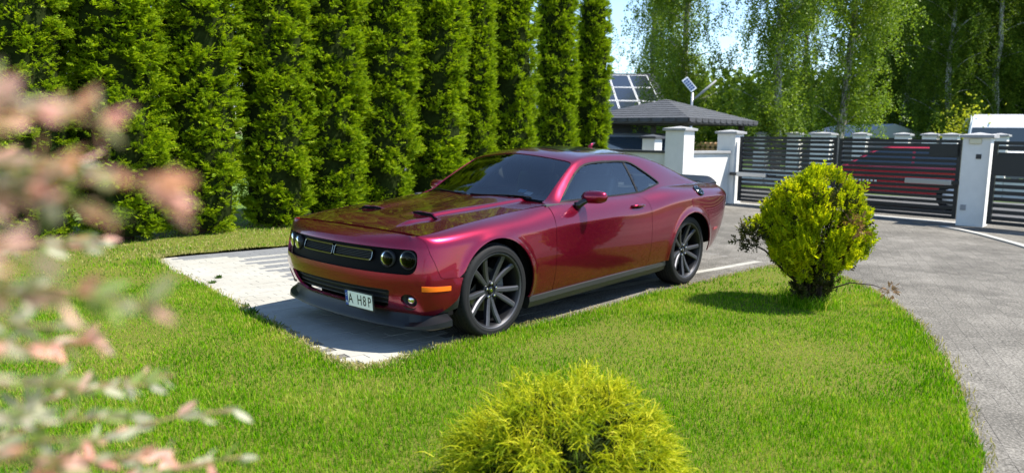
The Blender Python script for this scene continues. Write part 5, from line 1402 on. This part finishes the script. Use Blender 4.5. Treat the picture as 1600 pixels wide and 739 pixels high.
def rp(u, v, h=.0):
    p = e0.lerp(e1, u).lerp(r0.lerp(r1, u), v); n = (e1-e0).cross(r0-e0).normalized(); n = n if n.z > 0 else -n; return p+n*(.10+h)
for i in range(9):
    for j in range(3):
        u0, u1, v0, v1 = .05+i*.102, .05+(i+1)*.102-.003, .08+j*.28, .08+(j+1)*.28-.008
        bm = bmesh.new(); bm.faces.new([bm.verts.new(rp(*q)) for q in ((u0, v0), (u1, v0), (u1, v1), (u0, v1))]); pn = mesh_bm('solar_panel', bm, M['panel'], False, hs); solidify(pn, .04, -1)
        bm = bmesh.new(); w = .0026
        for (a, b, c, d_) in (((u0, v0), (u1, v0), (u1, v0+w*2.2), (u0, v0+w*2.2)), ((u0, v1-w*2.2), (u1, v1-w*2.2), (u1, v1), (u0, v1)), ((u0, v0+w*2.2), (u0+w, v0+w*2.2), (u0+w, v1-w*2.2), (u0, v1-w*2.2)), ((u1-w, v0+w*2.2), (u1, v0+w*2.2), (u1, v1-w*2.2), (u1-w, v1-w*2.2))):
            bm.faces.new([bm.verts.new(rp(*q, h=.055)) for q in (a, b, c, d_)])
        mesh_bm('panel_frame', bm, M['alu'], False, pn)
bm = bmesh.new(); ins = [(e0*.94+b1_*.06), (e1*.94+b0_*.06), (b1_*.94+e0*.06), (b0_*.94+e1*.06)]
lo2 = [bm.verts.new((p.x, p.y, -.05)) for p in ins]; hi2 = [bm.verts.new((p.x, p.y, 2.18)) for p in ins]
for i in range(4): bm.faces.new((lo2[i], lo2[(i+1) % 4], hi2[(i+1) % 4], hi2[i]))
mesh_bm('wall', bm, M['wall_dark'], False, hs)
bm = bmesh.new()
for p, q, s in ((ins[0], ins[3], r0), (ins[1], ins[2], r1)): bm.faces.new([bm.verts.new(v) for v in ((p.x, p.y, 2.18), (q.x, q.y, 2.18), (s.x, s.y, 4.2))])
mesh_bm('gable', bm, M['wall_dark'], False, hs)

# solar street lamp above the gazebo
sl = empty('solar_lamp', (-18.05, -7.25, 0)); tag(sl, 'solar lamp on a pole showing above the gazebo roof', 'street lamp')
tube('pole', [(-18.05, -7.25, -.05), (-18.05, -7.25, 3.0)], [.05, .045], M['galv'], sl)
tube('arm', [(-18.05, -7.25, 2.75), (-18.22, -6.95, 3.05), (-18.42, -6.62, 3.40)], [.03, .045, .03], M['cap'], sl)
mx_ = Matrix.Translation((-18.02, -7.36, 3.27)) @ Matrix(((_r.x, 0, -_f.x, 0), (_r.y, 0, -_f.y, 0), (0, 1, 0, 0), (0, 0, 0, 1))) @ Matrix.Rotation(math.radians(38), 4, 'Z') @ Matrix.Rotation(math.radians(-18), 4, 'X')
bm = bmesh.new(); bm_box(bm, Vector((0, 0, 0)), (.22, .50, .03), None, .004); bm.transform(mx_); sp_ = mesh_bm('panel_frame', bm, simple('white_plastic', (.75, .77, .8), .5), False, sl)
for i in range(2):
    for j in range(5):
        bm = bmesh.new(); bm_box(bm, Vector(((i-.5)*.09, (j-2)*.085, .018)), (.075, .065, .006)); bm.transform(mx_); mesh_bm('solar_cell', bm, simple_cache('blue_cells', (.06, .10, .22), .3), False, sp_)

# firewood stack, neighbour's fence, sheds
M['log'] = simple('split_logs', (.42, .28, .15), .9, noise=.4, nscale=10)
lg = empty('log_pile', (-23.9, -9.5, 0)); tag(lg, 'stack of split firewood far behind the sunlit wall', 'log pile')
for i in range(7):
    for j in range(7): 
        bm = bmesh.new(); p = Vector((-23.9, -9.5, .1+j*.2))+Vector((right.x, right.y, 0))*(i-3)*.2; bm_tube(bm, [p, p+Vector((-VDIR[0], -VDIR[1], 0))*.4], .098, 7); mesh_bm('log', bm, M['log'], False, lg)
npost = [-7.3, -6.32, -5.14, -4.19, -3.0, -1.76, -.99, -.44, .8, 2.0]
NL = ['far white fence post left of the gazebo roof edge', 'far white fence post with a cap seen right of the gazebo eave', 'far white fence post with cap above the left gate leaf middle', 'far wide white fence post above the centre of the gate', 'far white fence post between the shed and the gate centre', 'far white fence post right of the shed roof', 'far white fence post below the dark birch trunks', 'far white fence post beside the yellow shrub', 'far white fence post hidden behind the red car', 'far white fence post before the white van']
for y, lb in zip(npost, NL): post('fence_post', -21.5, y, .40 if y != -4.19 else .62, 1.72, lb, 'cap', 0, 'posts of the far fence', 'fence post')
for i, (y0, y1) in enumerate(zip(npost, npost[1:])):
    w = empty('boundary_wall', (-21.5, (y0+y1)/2, 0)); tag(w, f'low pale wall of the far fence, section {ORD[i]} from the left across the road', 'wall', 'walls of the far fence')
    bm = bmesh.new(); bm_box(bm, Vector((0, 0, .22)), (.2, y1-y0-.42, .54)); mesh_bm('wall_body', bm, M['render'], False, w, False)
    for k in range(7):
        bm = bmesh.new(); bm_box(bm, Vector((0, 0, .58+k*.155)), (.03, y1-y0-.44, .10)); mesh_bm('slat', bm, simple_cache('grey_slat', (.16, .165, .17), .5), False, w, False)
def shed(name, c, rz, l, w, h, hr, wm, rm, label, cat='shed'):
    t = empty(name, c, rz); tag(t, label, cat); bm = bmesh.new(); bm_box(bm, Vector((0, 0, h/2)), (l, w, h)); mesh_bm('wall', bm, wm, False, t, False)
    o = .35; bm = bmesh.new(); a = [(-l/2-o, -w/2-o, h), (l/2+o, -w/2-o, h), (l/2+o, w/2+o, h), (-l/2-o, w/2+o, h), (-l/2-o, 0, hr), (l/2+o, 0, hr)]; vs = [bm.verts.new(v) for v in a]
    for f in ((0, 1, 5, 4), (2, 3, 4, 5), (0, 4, 3), (1, 2, 5)): bm.faces.new([vs[i] for i in f])
    ro = mesh_bm('roof', bm, rm, False, t, False); solidify(ro, .06, 0)
    for s in (-1, 1):
        for k in range(2): bm = bmesh.new(); bm_box(bm, Vector((l*(k-.5)*.5, s*(w/2+.01), h*.5)), (.9, .04, .8)); mesh_bm('window', bm, M['black_gloss'], False, t, False)
    return t
shed('shed', (-41.2, -8.9, 0), math.radians(48), 5.2, 4.0, 1.75, 2.45, M['wall_dark'], simple('light_grey_roof', (.30, .31, .33), .6), 'low dark shed with a light grey roof beyond the far fence')
shed('farmhouse', (-79, -24.6, 0), math.radians(30), 4.0, 5, 3.0, 4.6, M['render'], simple('pale_green_roof', (.36, .55, .42), .6), 'far small house with a pale green roof between the birches', 'house')

# ================================================================== cars and van beyond the gate
M['red_car'] = simple('bright_red_paint', (.42, .012, .025), .25, coat=1.0)
M['silver_car'] = simple('silver_paint', (.55, .56, .57), .3, metal=.4, coat=.8)
M['white_van'] = simple('white_van_paint', (.78, .79, .80), .3, coat=.6)
M['car_glass'] = simple('car_glass_dark', (.03, .042, .05), .05, spec=.9)
def plain_car(name, loc, rz, L0, W0, side, glass_side, mat, label, cat, wheel_x, wr=.31, front_glass=None):
    """side: outline (x, z) with the nose at +x; cabin narrows above the belt"""
    t = empty(name, loc, rz); tag(t, label, cat)
    belt = .92 if cat == 'car' else 1.25; top = max(z for x, z in side)
    def yy(z): return W0/2*(1-.20*max(0, (z-belt)/(top-belt))**1.2) if z > belt else W0/2*(1-.05*max(0, (.45-z)/.3))
    bm = bmesh.new(); cols = []
    for s in (1, -1): cols.append([bm.verts.new((x, s*yy(z), z)) for x, z in side])
    n = len(side)
    bm.faces.new(cols[0]); bm.faces.new(cols[1][::-1])
    for i in range(n): bm.faces.new((cols[0][i], cols[1][i], cols[1][(i+1) % n], cols[0][(i+1) % n]))
    bmesh.ops.triangulate(bm, faces=bm.faces[:2] if False else [f for f in bm.faces if len(f.verts) > 4]); bmesh.ops.recalc_face_normals(bm, faces=bm.faces)
    es = [e for e in bm.edges if e.calc_face_angle(0) > .25]; bmesh.ops.bevel(bm, geom=es, offset=.05, segments=3, affect='EDGES')
    bmesh.ops.recalc_face_normals(bm, faces=bm.faces)
    mesh_bm('body', bm, mat, False, t, False)
    for gl in glass_side:
        for s in (1, -1):
            bm = bmesh.new(); vs = [bm.verts.new((x, s*(yy(z)+.006), z)) for x, z in gl]; bm.faces.new(vs); g = mesh_bm('side_window', bm, M['car_glass'], False, t, False)
    for (xa, za, xb, zb, nm) in (front_glass or []):
        bm = bmesh.new(); e = .012*(1 if xa > xb else -1); vs = [bm.verts.new(v) for v in ((xa+e, -yy(za)*.88, za+.012), (xa+e, yy(za)*.88, za+.012), (xb+e, yy(zb)*.90, zb+.012), (xb+e, -yy(zb)*.90, zb+.012))]; bm.faces.new(vs); mesh_bm(nm, bm, M['car_glass'], False, t, False)
    for x in wheel_x:
        for s in (1, -1):
            V, F = lathe([(wr*.62, -.09), (wr*.95, -.10), (wr, -.07), (wr, .07), (wr*.95, .10), (wr*.66, .105), (wr*.62, .09)], 28, 'y', (x, s*(W0/2-.09), wr)); ty = mesh_np('tyre', V, F, M['tyre'], True, t, False)
            V, F = lathe([(wr*.64, -.04), (wr*.62, .085 if s > 0 else -.085), (wr*.2, .095 if s > 0 else -.095), (.002, .09 if s > 0 else -.09)], 20, 'y', (x, s*(W0/2-.085), wr)); mesh_np('wheel_rim', V, F, M['alu'], True, ty, False)
    fx = max(x for x, z in side); rx = min(x for x, z in side)
    for s in (1, -1):
        bm = bmesh.new(); bm_box(bm, Vector((fx-.16, s*W0*.36, .70 if cat == 'car' else .95)), (.30, .34, .14), None, .04); mesh_bm('headlight', bm, M['reflector'], False, t, False)
        bm = bmesh.new(); bm_box(bm, Vector((rx+.10, s*W0*.40, .85 if cat == 'car' else 1.1)), (.22, .20, .18), None, .03); mesh_bm('tail_light', bm, M['red_lens'], False, t, False)
    return t
hatch = [(2.02, .30), (2.08, .50), (2.0, .70), (1.78, .82), (1.05, .95), (.35, 1.36), (.05, 1.43), (-.9, 1.44), (-1.55, 1.34), (-1.92, .98), (-2.02, .75), (-2.0, .40), (-1.9, .28)]
hgl = [[(.92, .97), (.34, 1.30), (.05, 1.36), (-.42, 1.37), (-.42, .97)], [(-.48, .97), (-.48, 1.37), (-.95, 1.37), (-1.48, 1.28), (-1.62, 1.02)]]
hfr = [(1.0, .97, .40, 1.33, 'windscreen'), (-1.88, 1.03, -1.58, 1.31, 'rear_window')]
rc = plain_car('red_hatchback', (-15.7, -.42, 0), math.radians(270+8), 4.1, 1.78, hatch, hgl, M['red_car'], 'bright red hatchback parked beyond the gate, with white lettering on its side', 'car', (1.28, -1.28), .31, hfr)
# lettering on the near flank of the red car
m_t = Matrix.Translation((.75, .8945, .62)) @ Matrix(((-1, 0, 0, 0), (0, 0, 1, 0), (0, 1, 0, 0), (0, 0, 0, 1)))
o = text_mesh('flank_lettering', 'FITNESSPARK', .15, M['plate_white'], None, m_t, .002, 'CENTER') if False else None
bm = bmesh.new()
for k in range(11): bm_box(bm, Vector((1.15-k*.085, .897, .60)), (.05, .004, .075))
tag(mesh_bm('flank_lettering', bm, M['plate_white'], False, rc, False), kind='stuff')
SILVER = plain_car('silver_car', (-14.0, -6.62, 0), math.radians(20), 4.2, 1.8, hatch, hgl, M['silver_car'], 'silver car behind the shaded garden wall, under the gazebo eave', 'car', (1.28, -1.28), .31, hfr)
SILVER.scale = (1.14, 1.14, 1.16)
van = [(2.5, .35), (2.6, .60), (2.55, .95), (2.35, 1.16), (1.80, 1.40), (1.34, 2.08), (1.16, 2.32), (.80, 2.50), (.2, 2.57), (-2.3, 2.56), (-2.55, 2.35), (-2.6, .5), (-2.55, .35)]
vgl = [[(1.66, 1.44), (1.28, 2.02), (.55, 2.05), (.55, 1.44)]]
plain_car('white_van', (-28.3, -.40, 0), math.radians(14), 5.2, 2.05, van, vgl, M['white_van'], 'white delivery van behind the fence at the right edge', 'van', (1.75, -1.6), .34, [(1.79, 1.42, 1.35, 2.06, 'windscreen')])

# ================================================================== birches and woods
def bark_birch():
    m, nt, b = new_mat('birch_bark'); tc = N(nt, 'ShaderNodeTexCoord'); mp = N(nt, 'ShaderNodeMapping'); mp.inputs['Scale'].default_value = (6, 6, 1.6); L(nt, tc.outputs['Object'], mp.inputs[0])
    n = N(nt, 'ShaderNodeTexNoise', i_Scale=3.0, i_Detail=5.0, i_Roughness=.7); L(nt, mp.outputs[0], n.inputs['Vector'])
    L(nt, ramp(nt, n.outputs['Fac'], [(.42, (.05, .045, .04)), (.52, (.30, .28, .25)), (.65, (.52, .50, .46))]), b.inputs['Base Color']); b.inputs['Roughness'].default_value = .85; return m
M['birch_bark'] = bark_birch()
M['birch'] = foliage('birch_leaves', [(.05, (.055, .105, .010)), (.45, (.135, .21, .015)), (.8, (.23, .31, .02)), (.98, (.31, .36, .05))], .45, .45, 1.3, .3, .8)
M['wood_leaf'] = foliage('wood_leaves', [(.05, (.030, .060, .008)), (.5, (.085, .140, .012)), (.95, (.20, .26, .025))], .40, .6)
M['bright_leaf'] = foliage('yellow_shrub_leaves', [(.05, (.20, .24, .015)), (.9, (.42, .42, .03))], .35)
LFV = np.array([(0, -.5, 0), (.42, 0, .06), (0, .62, 0), (-.42, 0, .06)]); LFF = np.array([(0, 1, 2, 3)])
def birch(seed, H=12.0, spread=3.0, ntw=520, per=44, leaf=.085, droop=1.0, low=.22):
    r = np.random.default_rng(seed); rd = random.Random(seed); bm = bmesh.new()
    tp = [(0, 0, -.1)]; x = y = 0
    for k in range(1, 9): x += rd.uniform(-.12, .12); y += rd.uniform(-.12, .12); tp.append((x, y, H*k/8*.93))
    bm_tube(bm, tp, [.17*(1-.93*k/8)+.012 for k in range(9)], 8)
    tips = []
    for k in range(34):
        t = rd.uniform(low, .95); i = min(7, int(t*8)); b = Vector(tp[i]).lerp(Vector(tp[i+1]), t*8-i); a = rd.uniform(0, 6.28)
        l = spread*(1-.55*t)*rd.uniform(.6, 1.1)*(.75 if t < .35 else 1); d = Vector((math.cos(a), math.sin(a), rd.uniform(.5, 1.2))).normalized(); p = b.copy(); pts = [p.copy()]
        for s in range(5): p = p+d*l/5; d = (d+Vector((0, 0, -.16*droop))).normalized(); pts.append(p.copy()); tips.append((p.copy(), (s+1)/5))
        bm_tube(bm, pts, [.045*(1-t*.6), .035*(1-t*.6), .025, .016, .010, .005], 5)
    V = []; pos = []; 
    for k in range(ntw):
        p, _ = tips[rd.randrange(len(tips))]; p = p+Vector((rd.gauss(0, .35), rd.gauss(0, .35), rd.gauss(0, .25))); l = rd.uniform(.5, 1.7)*droop; d = Vector((rd.gauss(0, .35), rd.gauss(0, .35), -1)).normalized()
        tt = np.linspace(0, 1, per); q = np.array(p)[None]+tt[:, None]*l*np.array(d)[None]; q += r.normal(0, .07, q.shape); pos.append(q)
    pos = np.concatenate(pos); n = len(pos); pos[:, 2] = np.maximum(pos[:, 2], H*.10)
    fr = frames_from(r.normal(0, 1, (n, 3)), r.uniform(0, 6.28, n)); V, F = scatter(LFV, LFF, pos, fr, leaf*r.uniform(.6, 1.3, n))
    wood = bpy.data.meshes.new('trunk'); bm.to_mesh(wood); bm.free(); wood.polygons.foreach_set('use_smooth', np.full(len(wood.polygons), True)); wood.materials.append(M['birch_bark'])
    o = mesh_np('crown', V, F, M['birch'], False); me = o.data; bpy.data.objects.remove(o); return wood, me
bv = [birch(5, 12, 3.2, 900, 66, .066, 1.0, .13), birch(12, 12, 2.9, 820, 66, .066, 1.0, .16), birch(23, 12.5, 2.8, 950, 66, .066, 1.0, .15)]
def place_tree(name, v, x, y, s, rz, label, cat='tree', group=None, leafmat=None):
    t = empty(name, (x, y, 0), rz); t.scale = (s, s, s); tag(t, label, cat, group); inst('trunk', v[0], t); c = inst('crown', v[1], t)
    if leafmat:
        c.material_slots[0].link = 'OBJECT'; c.material_slots[0].material = leafmat
    return t
place_tree('birch_tree', bv[0], -21.9, -10.0, 1.0, .4, 'weeping birch rising behind the gazebo roof and solar lamp')
place_tree('birch_tree', bv[0], -27.0, -14.2, 1.05, 2.6, 'pale birch farther back beside the sky gap and solar roof')
place_tree('birch_tree', bv[1], -22.0, -6.0, 1.02, 1.0, 'birch with a dark trunk standing right of the gazebo')
place_tree('birch_tree', bv[2], -24.4, -4.55, 1.0, 3.3, 'full bright green birch with a pale trunk above the gate centre')
fw = [(-46, -14.5, 1.25), (-40.5, -4.5, 1.15), (-44.0, -6.0, 1.35), (-42.0, -2.4, 1.2), (-47, -4.0, 1.4), (-45.0, -1.2, 1.3), (-49.5, -9.0, 1.4), (-44, 1.6, 1.25)]
FL = ['dark woodland tree behind the farthest gap between birches', 'dark woodland birch right beside the bright green birch', 'tall dark woodland birch above the grey shed roof', 'woodland birch with a pale trunk above the yellow shrub', 'tall dark woodland tree behind the pale trunk', 'woodland birch with a leaning trunk above the white van', 'dark woodland tree behind the shed', 'woodland birch at the right edge of the picture']
for k, ((x, y, s), lb) in enumerate(zip(fw, FL)): place_tree('woodland_tree', bv[k % 3], x, y, s, k*1.3, lb, 'tree', 'woodland trees on the right', M['wood_leaf'])
# the wood behind reads as one mass
r = np.random.default_rng(91); n = 60000
ang = r.uniform(0, 1, n); base = np.array([-90, -60]); 
seg = [((-58, -34), (-62, -18), 8.0), ((-62, -18), (-56, -12), 6.5), ((-56, -12), (-52, -4), 17.0), ((-52, -4), (-50, 10), 18.0)]
pos = []
for (a, b, h), cnt in zip(seg, (16000, 9000, 20000, 22000)):
    t = r.uniform(0, 1, cnt); bx_ = np.array(a)+(np.array(b)-np.array(a))*t[:, None]; hh = h*(.72+.28*np.sin(t*17+h)*np.sin(t*41)); z = r.uniform(0, 1, cnt)**.85*hh; pos.append(np.column_stack([bx_+r.normal(0, 1.6, (cnt, 2)), z]))
pos = np.concatenate(pos); n = len(pos)
V, F = scatter(LFV, LFF, pos, frames_from(r.normal(0, 1, (n, 3)), r.uniform(0, 6.28, n)), r.uniform(.35, .75, n)); wd = mesh_np('woodland', V, F, M['wood_leaf'], False); tag(wd, 'dark far edge of the wood behind the gate and birches', 'woodland', kind='stuff')
# yellow shrub by the van
ys = empty('yellow_shrub', (-27.6, -1.25, 0)); tag(ys, 'bright yellow green shrub showing over the gate left of the van', 'bush')
r = np.random.default_rng(8); n = 900; d = r.normal(0, 1, (n, 3)); pos = d*np.array([.40, .40, .55])+np.array([0, 0, 1.75]); V, F = scatter(LFV, LFF, pos, frames_from(r.normal(0, 1, (n, 3)), r.uniform(0, 6.28, n)), r.uniform(.07, .14, n)); mesh_np('crown', V, F, M['bright_leaf'], False, ys, False)
bm = bmesh.new(); bm_tube(bm, [(0, 0, -.05), (.02, 0, 1.0), (0, 0, 1.9)], [.05, .035, .012], 6); mesh_bm('trunk', bm, M['bark'], True, ys, False)
# ================================================================== variegated willow close to the camera, left
M['wl_pink'] = foliage('pink_willow_leaf', [(.05, (.66, .28, .23)), (.45, (.74, .37, .31)), (.95, (.76, .53, .45))], .40, .5, 1.1)
M['wl_cream'] = foliage('cream_willow_leaf', [(.05, (.36, .36, .22)), (.5, (.46, .45, .31)), (.95, (.54, .50, .40))], .35, .5, 1.1)
M['wl_green'] = foliage('green_willow_leaf', [(.05, (.10, .16, .03)), (.5, (.20, .27, .07)), (.95, (.34, .38, .16))], .35, .5, 1.2)
M['wl_stem'] = simple('willow_stem', (.20, .13, .06), .6)
wl = empty('variegated_willow', (4.22, 3.50, 0)); tag(wl, 'blurred pink and cream variegated willow shrub at the left edge', 'bush')
WLV = np.array([(0, 0, 0), (.16, .03, .35), (.13, .05, .7), (0, .02, 1.0), (-.13, .05, .7), (-.16, .03, .35)]); WLF = np.array([(0, 1, 2, 3), (0, 3, 4, 5)])
WT = [(3.845, 4.166, 1.530, 'p'), (3.879, 4.172, 1.538, 'p'), (3.898, 4.183, 1.529, 'p'), (3.831, 4.235, 1.492, 'p'), (3.857, 4.178, 1.481, 'o'), (3.750, 3.826, 1.492, 'm'), (3.910, 4.244, 1.464, 'p'), (3.871, 4.068, 1.500, 'o'), (3.826, 4.181, 1.415, 'o'), (3.713, 3.736, 1.393, 'm'), (3.665, 3.639, 1.386, 'm'), (3.761, 3.787, 1.253, 'g'), (3.722, 3.792, 1.292, 'p'), (3.600, 3.675, 1.199, 'm'), (3.644, 3.701, 1.203, 'c'), (3.529, 3.692, 1.135, 'm'), (3.522, 3.712, 1.070, 'm'), (3.669, 3.791, 1.142, 'p'), (3.579, 3.723, 1.080, 'g'), (3.816, 3.876, 1.253, 'c'), (3.847, 3.973, 1.351, 'm'), (3.788, 3.861, 1.335, 'c'), (3.880, 4.076, 1.410, 'g'), (3.734, 3.829, 1.195, 'g'), (3.829, 3.985, 1.247, 'o'), (3.870, 4.026, 1.337, 'g'), (3.685, 3.734, 1.181, 'g'), (3.798, 3.990, 1.391, 'm'), (3.899, 4.162, 1.479, 'p')]
BASE = Vector((4.22, 3.50, 0))
r = np.random.default_rng(55); rd = random.Random(55)
def willow_leaves(pts_, n, along, mats, lmin, lmax, open_):
    """leaves round the outer part of a shoot"""
    for mk, share in mats:
        m_ = max(1, int(n*share)); t = r.uniform(1-along, 1.0, m_)**.8; idx = t*(len(pts_)-1); i = np.minimum(idx.astype(int), len(pts_)-2); f = (idx-i)[:, None]
        A = np.array([tuple(p) for p in pts_]); pos = A[i]*(1-f)+A[i+1]*f; ax = A[i+1]-A[i]; ax /= np.linalg.norm(ax, axis=1, keepdims=True)
        d = ax*.75+r.normal(0, open_, (m_, 3)); yield mk, scatter(WLV, WLF, pos, frames_from(d, r.uniform(0, 6.28, m_)), r.uniform(lmin, lmax, m_))
KM = {'p': [('wl_pink', .72), ('wl_cream', .28)], 'o': [('wl_pink', .4), ('wl_cream', .2), ('wl_green', .4)], 'm': [('wl_pink', .3), ('wl_cream', .5), ('wl_green', .2)], 'c': [('wl_cream', .75), ('wl_green', .25)], 'g': [('wl_green', .55), ('wl_cream', .45)]}
for x, y, z, kd in WT:
    tip = Vector((x, y, z)); h = tip-BASE
    st = BASE+Vector((rd.uniform(-.06, .06), rd.uniform(-.06, .06), 0))
    mid = BASE+Vector((h.x*.12+rd.uniform(-.04, .04), h.y*.12+rd.uniform(-.04, .04), z*.72)); hi = BASE+Vector((h.x*.50, h.y*.50, z*1.02+.03))
    tip2 = tip+Vector((h.x*.10, h.y*.10, -.01)); pts_ = []
    for t in np.linspace(0, 1, 15):
        a, b, c, d = (1-t)**3, 3*t*(1-t)**2, 3*t*t*(1-t), t**3; pts_.append(st*a+mid*b+hi*c+tip*d)
    bm = bmesh.new(); bm_tube(bm, pts_, [float(q) for q in np.linspace(.006, .0016, 15)], 5); br = mesh_bm('branch', bm, M['wl_stem'], True, wl)
    for mk, (V, F) in willow_leaves(pts_[10:], 46 if kd in 'po' else 24, .85, KM[kd], .018, .036, .36): tag(mesh_np('leaf_cluster', V, F, M[mk], False, br), kind='stuff')
    for mk, (V, F) in willow_leaves(pts_[5:12], 16, 1.0, KM['g'], .014, .026, .5): tag(mesh_np('leaf_cluster', V, F, M[mk], False, br), kind='stuff')
